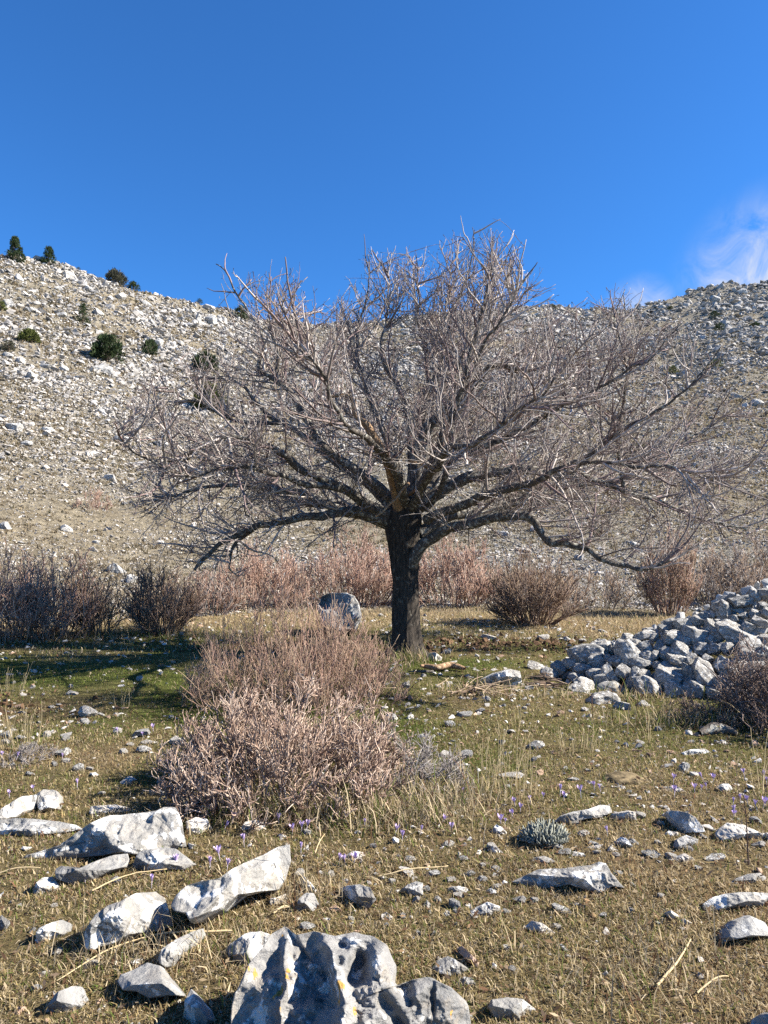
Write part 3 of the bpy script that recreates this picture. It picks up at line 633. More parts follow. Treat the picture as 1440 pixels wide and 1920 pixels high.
# ------------------------------------------------------------------ lesser stones on the turf: copies of carved templates
TM = {}
def templ_mesh(k, mat):
    if (k, mat.name) not in TM:
        TM[(k, mat.name)] = mesh_np('stone', TEMPL[k], [ICO4[1]], None, True, mat)
    return TM[(k, mat.name)]
def place_stone(px, py, w, h, seed, mat, name='stone', P=None, dz=.0, deep=.9):
    r = np.random.default_rng(seed)
    if P is None: P = hit(px, py + h * .45)
    Y = P[1]; k = math.hypot(Y, CZ) / F
    W, H = w * k, h * k
    if P is not None: pass
    D = (W + H) / 2 * deep
    o = link(name, templ_mesh(int(r.integers(0, len(TEMPL))), mat), (P[0], P[1] + D * .3, P[2] + H * .32 + dz))
    o.scale = (W * 1.06, D, H * 1.15); o.rotation_euler = (r.normal(0, .12), r.normal(0, .15), r.normal(0, .25))
    return o
SMALL = [(162, 1336, 32, 22), (156, 1352, 14, 9), (219, 1371, 15, 12), (262, 1376, 30, 14), (276, 1391, 28, 10), (268, 1407, 26, 12), (230, 1409, 16, 10), (120, 1384, 16, 11), (86, 1377, 14, 12), (9, 1379, 20, 15), (9, 1391, 16, 10), (35, 1383, 16, 7), (134, 1300, 20, 8), (132, 1286, 10, 7), (260, 1272, 12, 10), (125, 1224, 10, 6), (95, 1326, 14, 5), (147, 1439, 20, 14), (166, 1442, 14, 6), (337, 1443, 18, 12), (332, 1391, 28, 16), (115, 1412, 26, 18), (124, 1426, 16, 8), (100, 1433, 10, 9), (339, 1188, 9, 8),
 (760, 1285, 16, 11), (914, 1311, 12, 10), (872, 1340, 28, 9), (900, 1332, 20, 7), (844, 1358, 18, 11), (835, 1415, 24, 13), (873, 1416, 27, 13), (680, 1260, 18, 10), (733, 1345, 20, 12), (714, 1153, 9, 6), (798, 1153, 8, 6), (916, 1196, 30, 11),
 (1005, 1399, 32, 14), (960, 1456, 44, 11), (1000, 1425, 16, 8), (1020, 1195, 22, 9), (1064, 1198, 14, 9), (1093, 1200, 14, 6), (1235, 1367, 14, 9), (983, 1328, 10, 6), (990, 1322, 8, 5), (992, 1290, 16, 9), (1295, 1392, 14, 6), (1347, 1393, 12, 6), (1285, 1440, 26, 15), (1215, 1180, 18, 7), (1130, 1183, 16, 6), (1103, 1445, 10, 6), (1076, 1462, 20, 6),
 (925, 1590, 26, 12), (655, 1545, 22, 9), (840, 1585, 24, 8), (640, 1612, 10, 7), (780, 1690, 14, 12), (853, 1700, 22, 14), (930, 1665, 20, 8), (905, 1650, 16, 9), (860, 1680, 18, 10), (755, 1720, 12, 9), (658, 1725, 11, 7), (785, 1752, 9, 8), (815, 1752, 12, 7), (1060, 1600, 24, 9), (1095, 1565, 22, 9), (1045, 1590, 20, 8), (1240, 1545, 14, 9), (975, 1690, 22, 12), (1003, 1690, 14, 9), (1055, 1708, 34, 8), (1185, 1710, 9, 8), (1220, 1605, 26, 8), (1260, 1607, 20, 9), (1345, 1612, 40, 6), (1425, 1585, 22, 10), (1420, 1540, 22, 12), (1200, 1530, 20, 10), (1115, 1583, 18, 7), (1155, 1605, 14, 8),
 (60, 1745, 10, 8), (105, 1790, 18, 12), (65, 1855, 18, 8), (170, 1808, 26, 10), (500, 1810, 10, 8), (35, 1700, 8, 6), (215, 1655, 16, 10), (100, 1700, 12, 6), (0, 1735, 22, 22), (560, 1640, 18, 14), (575, 1740, 26, 10), (620, 1640, 12, 9), (960, 1820, 12, 7), (1065, 1795, 10, 6), (1130, 1720, 16, 7), (760, 1445, 12, 7), (1180, 1485, 10, 5), (1155, 1448, 8, 5), (1060, 1440, 10, 5),
 (575, 1562, 16, 8), (700, 1588, 14, 7), (770, 1612, 18, 8), (812, 1640, 24, 9), (845, 1652, 16, 9), (880, 1640, 20, 8), (905, 1622, 14, 7), (870, 1610, 16, 7), (930, 1630, 18, 8), (800, 1668, 12, 9), (822, 1690, 14, 8), (838, 1715, 12, 8), (888, 1720, 14, 8), (950, 1712, 16, 8), (735, 1655, 12, 7), (705, 1640, 10, 6), (1010, 1560, 16, 7), (1075, 1545, 20, 8), (1120, 1600, 16, 7), (1190, 1580, 16, 8), (1235, 1580, 14, 7), (1290, 1592, 18, 8), (1320, 1570, 14, 7), (1160, 1640, 16, 7), (1045, 1740, 14, 7), (1020, 1660, 12, 6), (1240, 1680, 12, 7), (1310, 1630, 16, 6), (700, 1690, 9, 6), (725, 1735, 9, 7), (20, 1436, 12, 7), (55, 1452, 16, 7), (240, 1468, 14, 6), (300, 1470, 12, 6), (190, 1487, 14, 6), (60, 1288, 10, 6), (320, 1345, 10, 7), (40, 1336, 14, 6)]
for i, (x, y, w, h) in enumerate(SMALL):
    m = [M_ROCK_W, M_ROCK_L, M_ROCK_W, M_ROCK_G][i % 4]
    o = place_stone(x, y, w, h, 900 + i, m)
    sz = 'tiny' if w < 12 else 'small' if w < 22 else 'fist-sized'
    MINOR.append((o, x, y, f"{sz} {'grey' if i % 4 == 3 else 'white'} {'flat ' if h < .45 * w else ''}stone", 'small stones in the turf', 'stone'))

# ------------------------------------------------------------------ rock heap on the right
def mound(x, y):
    Hc = 1.13 * np.clip((x - 1.75) / 2.6, 0, 1) ** .85
    wd = .35 + 1.35 * np.clip((x - 1.75) / 2.2, 0, 1)
    return gh(x, y) + Hc * np.clip(1 - np.abs(y - 8.25) / wd, 0, 1) ** .85
def mound_hit(px, py):
    d = ray(px, py); Y = np.linspace(5, 9.5, 1500); P = np.array([0, 0, CZ]) + d[None] * (Y / d[1])[:, None]
    g = P[:, 2] - mound(P[:, 0], P[:, 1]); g[mound(P[:, 0], P[:, 1]) - gh(P[:, 0], P[:, 1]) < .0] += 0
    if (g < 0).any(): return P[np.argmax(g < 0)]
    return P[int(np.argmin(g[(Y > 7.6)])) + int((Y <= 7.6).sum())]
PILE = [(425, 735, 160, 100), (510, 690, 90, 60), (735, 630, 110, 70), (890, 555, 90, 55), (960, 570, 60, 50), (1045, 545, 110, 70), (1080, 520, 70, 50), (1125, 580, 60, 80), (1190, 485, 60, 80), (1285, 440, 80, 50), (1365, 405, 90, 70), (1425, 400, 60, 45), (1405, 465, 60, 45), (1365, 505, 80, 50), (1435, 505, 50, 50), (1250, 540, 70, 60), (1270, 620, 140, 90), (1400, 550, 80, 50), (1175, 620, 80, 70), (1040, 635, 110, 90), (920, 640, 110, 60), (850, 590, 60, 40), (870, 625, 45, 40), (800, 640, 60, 50), (760, 695, 100, 70), (660, 740, 90, 125), (610, 690, 80, 60), (565, 705, 60, 60), (870, 735, 70, 70), (955, 720, 95, 80), (1070, 700, 80, 60), (1120, 650, 60, 60), (940, 775, 110, 60), (730, 790, 100, 60), (830, 800, 60, 50), (800, 740, 60, 50), (695, 880, 75, 120), (630, 830, 100, 70), (545, 840, 70, 80), (505, 890, 70, 80), (410, 930, 180, 110), (400, 815, 90, 40), (265, 815, 90, 80), (215, 840, 90, 60), (140, 815, 75, 40), (580, 945, 120, 70), (520, 1000, 130, 75), (620, 1040, 80, 60), (740, 1025, 90, 50), (775, 940, 150, 90), (900, 850, 140, 130), (1010, 840, 80, 150), (1080, 850, 100, 170), (920, 950, 80, 90), (1040, 935, 150, 110), (1150, 960, 80, 60), (1210, 800, 130, 130), (1320, 860, 130, 110), (1210, 700, 90, 70), (1340, 690, 120, 80), (1330, 760, 100, 80), (1425, 650, 80, 80), (650, 650, 60, 40), (590, 770, 80, 70), (480, 770, 70, 60), (540, 760, 60, 50), (700, 720, 70, 60), (1000, 760, 60, 50), (1100, 760, 90, 60), (1140, 700, 70, 50), (740, 850, 80, 60), (840, 870, 60, 60), (980, 900, 70, 60), (1200, 900, 80, 70), (1280, 950, 90, 70), (1420, 740, 100, 90), (1420, 850, 110, 100), (1300, 520, 60, 40), (1330, 580, 70, 50), (690, 680, 60, 45), (470, 850, 70, 50), (360, 870, 60, 40), (330, 790, 50, 40), (1160, 560, 60, 45), (1210, 570, 60, 45), (1000, 610, 60, 45), (970, 665, 60, 40), (840, 690, 70, 45), (760, 750, 60, 40)]
for i, (zx, zy, w, h) in enumerate(PILE):
    x, y, w, h = 960 + zx / 3, 980 + zy / 3, w / 3, h / 3
    P = mound_hit(x, y + h * .1)
    r = np.random.default_rng(3000 + i)
    k = math.hypot(P[1], CZ) / F; vs = r.uniform(.95, 1.7); W, H = w * k * vs, h * k * vs; D = (W + H) / 2 * .95
    m = M_ROCK_P if i in (36, 25) and False else (M_ROCK_PILE if i % 3 else M_ROCK_G)
    o = link('stone', templ_mesh(int(r.integers(0, len(TEMPL))), m), (P[0], P[1] + D * .12, P[2] - H * .02))
    o.scale = (W, D, H); o.rotation_euler = (r.normal(0, .2), r.normal(0, .2), r.normal(0, .4))
    big = w > 38 or h > 38
    where = 'x' if True else 'along its crest' if zy < 560 - max(0, 900 - zx) * -.0 and zx > 850 and zy < 600 - (zx - 850) * .3 else 'at its foot' if zy > 880 else 'at its left tip' if zx < 450 else 'in its face'
    KEY = {0: ('large grey block at the left end of the rock heap', "the heap's left block"), 10: ('white rounded stone at the very top of the rock heap', "the heap's top stone"), 36: ('tall stone with a tan edge low in the rock heap', "the heap's tan-edged stone"), 55: ('dark rounded boulder at the foot of the rock heap', "the heap's dark foot boulder"), 40: ('big sloping boulder at the front left foot of the rock heap', "the heap's front-left boulder"), 53: ('tall narrow slab standing upright in the rock heap', "the heap's tall slab"), 16: ('big pale block high in the right half of the rock heap', "the heap's high block"), 51: ('large dark block in the middle of the rock heap face', "the heap's middle block")}
    if i in KEY: tag(o, KEY[i][0], 'fieldstone', 'stones of the rock heap'); LAND.append((x, y, KEY[i][1])); continue
    MINOR.append((o, x, y, f"{'large' if big else 'small'} {'upright ' if h > 1.15 * w else 'flat ' if h < .6 * w else ''}fieldstone", 'stones of the rock heap', 'fieldstone'))
# core of small rubble under the stones
r = np.random.default_rng(77); X = r.uniform(1.75, 6.6, 1500); Y = r.uniform(6.5, 10, 1500); Zm = mound(X, Y); ok = Zm - gh(X, Y) > .02
X, Y, Zm = X[ok], Y[ok], Zm[ok]; sz = r.uniform(.05, .13, len(X))
cc = np.clip(r.normal(.36, .07, (len(X), 1)), .18, .6) * np.array([[1, .99, .97]])
V, Fc, C = scatter_low(np.stack([X, Y, Zm - sz * 1.2 - .05 + r.uniform(0, .09, len(X))], -1), sz, cc, 78, .6)
tag(link('rubble', mesh_np('rubble', V, Fc, C, False, M_PEBBLE)), 'small rubble packed between the stones of the rock heap', 'rubble', kind='stuff')

# ------------------------------------------------------------------ pebbles and hillside scree
r = np.random.default_rng(5)
n = 18500; a = r.uniform(-.95, .95, n); R = np.exp(r.uniform(math.log(1.9), math.log(15), n)); X, Y = R * np.sin(a), R * np.cos(a)
dens = n2(X, Y, .8, 3, 31); keep = (dens + .08 * (X > -.3) > r.uniform(-.3, .6, n)) ; X, Y, R = X[keep], Y[keep], R[keep]
sz = np.exp(r.normal(math.log(.0032), .58, len(X))) * R; sz = np.clip(sz, .004, .055)
cc = np.clip(r.normal(.36, .10, (len(X), 1)), .14, .62) * np.array([[1, .95, .87]]); pk = r.random(len(X)) < .15; cc[pk] *= np.array([.85, .62, .48])
V, Fc, C = scatter_low(np.stack([X, Y, gh(X, Y) + sz * .15], -1), sz, cc, 6, .3, .7)
tag(link('pebbles', mesh_np('pebbles', V, Fc, C, False, M_PEBBLE)), 'loose pale pebbles scattered through the meadow turf', 'pebbles', kind='stuff')

n = 700000
a = r.uniform(-.80, .80, n); R = np.exp(r.uniform(math.log(14.8), math.log(215), n)); X, Y = R * np.sin(a), R * np.cos(a)
px = 720 + F * np.tan(a); D = np.interp(px, DX, DD); r0 = np.interp(px, FX, FR)
tt = (R - r0) / (D - r0)
dens = .40 * n2(X, Y, .06, 3, 41) + .55 * n2(X, Y, .22, 3, 42)
lim = -.10 + .03 * sstep(.02, .4, tt) + r.uniform(-.36, .36, n)
keep = (dens > lim) & (tt > -.02) & (tt < 1.12)
X, Y, R, tt, dens = X[keep], Y[keep], R[keep], tt[keep], dens[keep]
pxs = np.exp(r.normal(math.log(2.15), .58, len(X))) * (.62 + .42 * sstep(.1, .6, tt)) * (1 + .9 * np.clip(dens, 0, .6))
sz = np.clip(pxs, 1.2, 10) * R / F
g = np.clip(r.normal(.345, .075, (len(X), 1)), .16, .55)
w = np.clip(r.normal(.5, .3, (len(X), 1)), 0, 1) * (1 - .5 * sstep(.2, .7, tt))[:, None]
cc = g * (np.array([[1, .97, .93]]) * (1 - w) + np.array([[1.04, .92, .77]]) * w)
far_shade = (sstep(1060, 1330, 720 + F * X / Y) * sstep(50, 110, R))[:, None]
cc = cc * (1 - .10 * far_shade)  # stones of the distant right hill darkened in colour to stand for shading
V, Fc, C = scatter_low(np.stack([X, Y, gh(X, Y) + sz * .26], -1), sz, cc, 8, .38, .72)
tag(link('scree', mesh_np('scree', V, Fc, C, False, M_SCREE)), 'countless pale limestone rocks strewn over the whole hillside', 'scree', kind='stuff')

# larger boulders one can pick out on the slope
HB = [(75, 455, 22, 10), (130, 515, 26, 16), (165, 540, 22, 14), (225, 555, 24, 18), (275, 568, 22, 16), (258, 585, 20, 12), (115, 590, 22, 12), (185, 585, 22, 14), (20, 568, 34, 20), (55, 580, 22, 14), (110, 540, 16, 10), (297, 640, 20, 18), (195, 690, 40, 20), (120, 690, 26, 12), (90, 685, 28, 16), (40, 675, 16, 18), (15, 665, 22, 14), (60, 705, 26, 16), (275, 668, 12, 10), (325, 780, 22, 16), (190, 770, 20, 14), (345, 785, 14, 12), (25, 800, 36, 18), (205, 895, 22, 16), (10, 985, 20, 20), (125, 990, 24, 16), (180, 1015, 14, 10), (395, 600, 26, 20), (420, 600, 16, 18), (372, 595, 14, 20), (545, 600, 26, 14), (650, 607, 24, 10), (620, 612, 20, 12), (390, 575, 24, 16), (1085, 1045, 18, 14), (1005, 990, 30, 16), (945, 1000, 22, 12), (1190, 1020, 18, 10), (230, 820, 34, 20), (90, 805, 30, 14), (50, 830, 26, 12), (300, 830, 30, 18), (1340, 560, 22, 16), (1390, 545, 22, 14), (1280, 700, 22, 14), (1420, 755, 24, 20), (1380, 740, 18, 16), (1330, 740, 20, 12), (1400, 580, 26, 12), (1440, 590, 18, 14), (1360, 605, 20, 14), (1290, 565, 16, 10), (1240, 575, 16, 10), (1010, 590, 20, 12), (970, 590, 18, 14), (1100, 605, 18, 10), (220, 1062, 40, 30), (245, 1085, 22, 20), (1385, 1015, 16, 10)]
for i, (x, y, w, h) in enumerate(HB):
    P = hit(x, y + h * .3); k = P[1] / F
    rr = np.random.default_rng(7000 + i)
    o = link('boulder', templ_mesh(int(rr.integers(0, len(TEMPL))), M_ROCK_PILE if i % 2 else M_ROCK_G), (P[0], P[1], P[2] + h * k * .12))
    W, H = w * k, h * k; o.scale = (W, (W + H) / 2, H * 1.1); o.rotation_euler = (rr.normal(0, .2), rr.normal(0, .2), rr.normal(0, .5))
    MINOR.append((o, x, y, f"{'large' if w > 25 else 'small'} {'flat ' if h < .5 * w else ''}pale hillside boulder", 'boulders on the hillside', 'boulder'))

# ------------------------------------------------------------------ grass
def blades(X, Y, L, Wd, col, seed, lean=.8, P=3, curl=.6):
    r = np.random.default_rng(seed); n = len(X); az = r.uniform(0, 6.283, n); le = np.abs(r.normal(0, lean, n))
    base = np.stack([X, Y, gh(X, Y) - .004], -1)
    hd = np.stack([np.cos(az), np.sin(az), 0 * az], -1); up = np.array([0, 0, 1.]); sd = np.stack([-np.sin(az + r.normal(0, .6, n)), np.cos(az + r.normal(0, .6, n)), 0 * az], -1)
    pts = [base]; p = base; a = le
    for k in range(P - 1):
        a2 = np.clip(a, 0, 1.75)
        p = p + (hd * np.sin(a2)[:, None] + up * np.cos(a2)[:, None]) * (L / (P - 1))[:, None]; pts.append(p); a = a + np.abs(r.normal(0, curl, n))
    Vs = []
    for k, q in enumerate(pts[:-1]):
        w = Wd * (1 - .35 * k / (P - 1)); Vs += [q - sd * w[:, None] / 2, q + sd * w[:, None] / 2]
    Vs.append(pts[-1])
    nv = len(Vs); V = np.stack(Vs, 1).reshape(-1, 3); o = (np.arange(n) * nv)[:, None]
    q = [o + np.array([[2 * k, 2 * k + 1, 2 * k + 3, 2 * k + 2]]) for k in range(P - 2)]
    t = o + np.array([[nv - 3, nv - 2, nv - 1]])
    return V, [np.concatenate(q) if q else np.zeros((0, 4), int), t], np.repeat(col, nv, 0)

def blade_cols(X, Y, seed, straw=.35):
    r = np.random.default_rng(seed); k, g, s = gcol(X, Y); n = len(X)
    c = k * r.uniform(.6, 2.25, (n, 1)) * np.array([1.03, 1., .92])
    u = r.random(n); st = u < straw * (1.15 - .75 * g); gr = (u > 1 - .34 * g - .05); rd = (u > .5) & (u < .58)
    c[st] = np.array([.52, .425, .275]) * r.uniform(.4, 1.2, (st.sum(), 1))
    c[gr] = np.array([.11, .14, .035]) * r.uniform(.6, 1.5, (gr.sum(), 1))
    c[rd] = np.array([.17, .095, .055]) * r.uniform(.5, 1.3, (rd.sum(), 1))
    return c
parts = []
def field(n, Ya, Yb, L, W, seed, straw, lean, thr, P=3, half=.95):
    n = int(n * 1.58)
    r = np.random.default_rng(seed); a = r.uniform(-half, half, n); R = np.sqrt(r.uniform(Ya ** 2, Yb ** 2, n)); X, Y = R * np.sin(a), R * np.cos(a)
    d = n2(X, Y, 3.2, 3, 51) + .6 * n2(X, Y, 11, 2, 52); _, g, s = gcol(X, Y)
    k = (d > r.uniform(-.9, thr, n)) & (r.random(n) > s * .6); X, Y = X[k], Y[k]; m = len(X)
    parts.append(blades(X, Y, L * np.exp(r.normal(0, .35, m)), W * np.exp(r.normal(0, .25, m)), blade_cols(X, Y, seed + 1, straw), seed + 2, lean, P))
field(190000, 1.7, 3.6, .028, .0032, 60, .36, 1.15, .22, 4)
field(170000, 3.4, 6.2, .027, .0044, 63, .36, 1.15, .22)
field(150000, 6.0, 10.5, .026, .007, 66, .28, 1.1, .25)
field(70000, 10.3, 16.5, .05, .012, 69, .6, .9, .35)
# taller straw rims where the sheep have not grazed
def clumps(px0, py0, sx, sy, n, L, W, seed, lean=.6, straw=.9):
    r = np.random.default_rng(seed); G = np.array([hit(px0, py0)]); q = G[0]
    X = q[0] + r.normal(0, sx, n); Y = q[1] + r.normal(0, sy, n)
    parts.append(blades(X, Y, L * np.exp(r.normal(0, .4, n)), W * np.exp(r.normal(0, .2, n)), blade_cols(X, Y, seed + 1, straw), seed + 2, lean, 4, .35))
for i, (x, y, sx, sy, n, L) in enumerate([(600, 1530, .30, .12, 1800, .11), (740, 1530, .25, .12, 1500, .10), (820, 1500, .18, .12, 700, .12), (470, 1530, .2, .1, 800, .08), (770, 1240, .15, .15, 500, .12), (1180, 1850, .16, .12, 220, .08), (1240, 1790, .14, .10, 140, .07), (380, 1790, .2, .08, 300, .09), (540, 1680, .12, .06, 260, .08), (210, 1800, .15, .08, 260, .08), (1330, 1360, .5, .12, 900, .13), (1180, 1310, .4, .1, 500, .10), (900, 1300, .3, .15, 400, .12), (640, 1150, 1.0, .5, 1500, .09), (900, 1150, 1.2, .6, 1500, .09), (1200, 1160, 1.2, .5, 1500, .09), (250, 1190, .8, .25, 700, .14), (100, 1195, .9, .2, 700, .12)]):
    clumps(x, y, sx, sy, n, L, .0035 * (1 + .12 * (1900 - y) / 100), 2000 + 5 * i)
for xs_, yl_ in BASES:
    m = int(np.clip((xs_[-1] - xs_[0]) * 1.5, 10, 260)); r = np.random.default_rng(int(xs_[0] * 10) % 9999 + 1); xx = r.uniform(xs_[0] - 4, xs_[-1] + 4, m); yy = np.interp(xx, xs_, yl_) + r.normal(3, 2.5, m)
    t = CZ * F / np.maximum(yy - HORIZON, 40); X = (xx - 720) / F * t; Y = t * 1.0
    parts.append(blades(X, Y, .008 * t ** .8 * np.exp(r.normal(.25, .4, m)), .0011 * t ** .8 * np.exp(r.normal(.2, .25, m)), blade_cols(X, Y, 3, .45), 4, .6, 4))
V, Fc, C = merge(parts)
tag(link('grass', mesh_np('grass', V, Fc, C, False, M_BLADE)), 'short mixed green and straw-coloured grass over the meadow', 'grass', kind='stuff')

# hill tussocks
r = np.random.default_rng(81); n = 54000
a = r.uniform(-.80, .80, n); R = np.exp(r.uniform(math.log(15.5), math.log(150), n)); X, Y = R * np.sin(a), R * np.cos(a)
d = n2(X, Y, .25, 3, 82); k = d > r.uniform(-.55, .3, n); X, Y, R = X[k], Y[k], R[k]; m = len(X); q = 5
Xq = np.repeat(X, q) + r.normal(0, 1, m * q) * np.repeat(R, q) * .0022; Yq = np.repeat(Y, q) + r.normal(0, 1, m * q) * np.repeat(R, q) * .0022; Rq = np.repeat(R, q)
base = np.array([[.24, .19, .12], [.16, .125, .08], [.115, .10, .06], [.29, .24, .16]])[np.repeat(r.integers(0, 4, m), q)] * r.uniform(.7, 1.2, (m * q, 1))
V, Fc, C = blades(Xq, Yq, np.clip(Rq * .0042, .06, .3) * r.uniform(.6, 1.3, m * q), np.clip(Rq * .0018, .02, .16), base, 83, .7, 3)
tag(link('hill_grass', mesh_np('hill_grass', V, Fc, C, False, M_BLADE)), 'dry tussock grass between the rocks of the hillside', 'grass', kind='stuff')

# leaf and stalk litter
r = np.random.default_rng(91); n = 24000
a = r.uniform(-.9, .9, n); R = np.sqrt(r.uniform(1.8 ** 2, 7.5 ** 2, n)) ; X, Y = R * np.sin(a), R * np.cos(a)
pos = np.stack([X, Y, gh(X, Y) + r.uniform(.004, .03, n)], -1); az = r.uniform(0, 6.283, n); L = r.uniform(.006, .02, n); w = L * r.uniform(.3, .8, n)
u = np.stack([np.cos(az), np.sin(az), r.normal(0, .4, n)], -1); v = np.stack([-np.sin(az), np.cos(az), r.normal(0, .5, n)], -1)
V = np.stack([pos - u * L[:, None], pos + v * w[:, None] * .5 + u * L[:, None] * .2, pos + u * L[:, None], pos - v * w[:, None] * .5], 1).reshape(-1, 3)
c = np.array([[.23, .15, .085], [.36, .28, .18], [.13, .075, .045], [.20, .145, .10]])[r.integers(0, 4, n)] * r.uniform(.6, 1.3, (n, 1))
tag(link('leaf_litter', mesh_np('leaf_litter', V, [np.arange(n * 4).reshape(-1, 4)], np.repeat(c, 4, 0), False, M_BLADE)), 'brown dead leaf litter fallen into the turf', 'leaf litter', kind='stuff')
# rooted-up clods of earth around the tree
r = np.random.default_rng(95)
X = np.concatenate([r.normal(1.6, 1.1, 900), r.normal(-1.7, .8, 400), r.normal(-3.7, .5, 160)]); Y = np.concatenate([r.normal(10.5, .5, 900), r.normal(10.3, .35, 400), r.normal(6.6, .3, 160)])
sz = np.exp(r.normal(math.log(.028), .5, len(X))); cc = np.array([[.095, .058, .034]]) * r.uniform(.5, 1.6, (len(X), 1))
V, Fc, C = scatter_low(np.stack([X, Y, gh(X, Y) + sz * .2], -1), np.clip(sz, .01, .09), cc, 96, .6, .8)
tag(link('soil_clods', mesh_np('soil_clods', V, Fc, C, False, M_PEBBLE)), 'clods of dug brown earth around the tree', 'soil', kind='stuff')

# ------------------------------------------------------------------ the tree
TY = 9.7
tree = link('tree', None, tuple(hit(762, 1228))); TB = np.array(tree.location)
tag(tree, 'wide bare tree with a dark short trunk and dense leafless crown in the meadow', 'tree')
LAND.append((762, 1190, 'the tree trunk'))

def spline(P, n):
    """Catmull-Rom through P (k,m) -> (n,m)"""
    P = np.asarray(P, float); k = len(P); Q = np.vstack([2 * P[0] - P[1], P, 2 * P[-1] - P[-2]])
    t = np.linspace(0, k - 1 - 1e-6, n); i = t.astype(int); f = (t - i)[:, None]
    a, b, c, d = Q[i], Q[i + 1], Q[i + 2], Q[i + 3]
    return .5 * (2 * b + (c - a) * f + (2 * a - 5 * b + 4 * c - d) * f ** 2 + (3 * b - a - 3 * c + d) * f ** 3)

def thick_tube(path, rad, sides, seed, amp=.12, furrow=0., off=TB):
    V, fs = tubes(path[None], rad[None], sides)
    P = len(path); W = V.reshape(P, sides, 3); dirv = W - path[:, None]; R = np.linalg.norm(dirv, axis=2, keepdims=True)
    n1 = fbm(W * np.array([9, 9, 3.]) + seed, 4, seed)[..., None]
    k = 1 + amp * n1
    if furrow:
        sa = np.arange(sides) / sides * 2 * np.pi
        q = np.stack([np.cos(sa)[None] * 4.2 + 0 * W[..., 2], np.sin(sa)[None] * 4.2 + 0 * W[..., 2], W[..., 2] * 1.6], -1)
        k = k + furrow * (np.abs(fbm(q, 4, seed + 3)) * 2 - .5)[..., None]
    return (path[:, None] + dirv * k).reshape(-1, 3) - off, fs

pts = np.array([(764, 1246, .0, .275), (763, 1232, 0, .245), (762, 1205, 0, .202), (761, 1150, 0, .180), (760, 1090, 0, .180), (757, 1040, 0, .195), (755, 1003, 0, .225), (756, 975, 0, .24), (760, 950, 0, .2), (764, 928, 0, .13)])
pp = np.array([at_depth(p[0], p[1], TY + p[2]) for p in pts]); path = spline(np.hstack([pp, pts[:, 3:4]]), 90)
V, fs = thick_tube(path[:, :3], path[:, 3], 72, 5, .10, .10)
# root flare
W = V + TB; rel = W - np.array([TB[0], TB[1], 0]); hz = W[:, 2] - TB[2]; ang = np.arctan2(rel[:, 1], rel[:, 0])
fl = np.exp(-np.clip(hz, 0, 9) / .10) * (.14 + .34 * np.clip(np.sin(ang * 5 + 1), 0, 1)); V[:, :2] *= (1 + fl)[:, None]
link('trunk', mesh_np('trunk', V, fs, None, True, M_TRUNK), parent=tree)

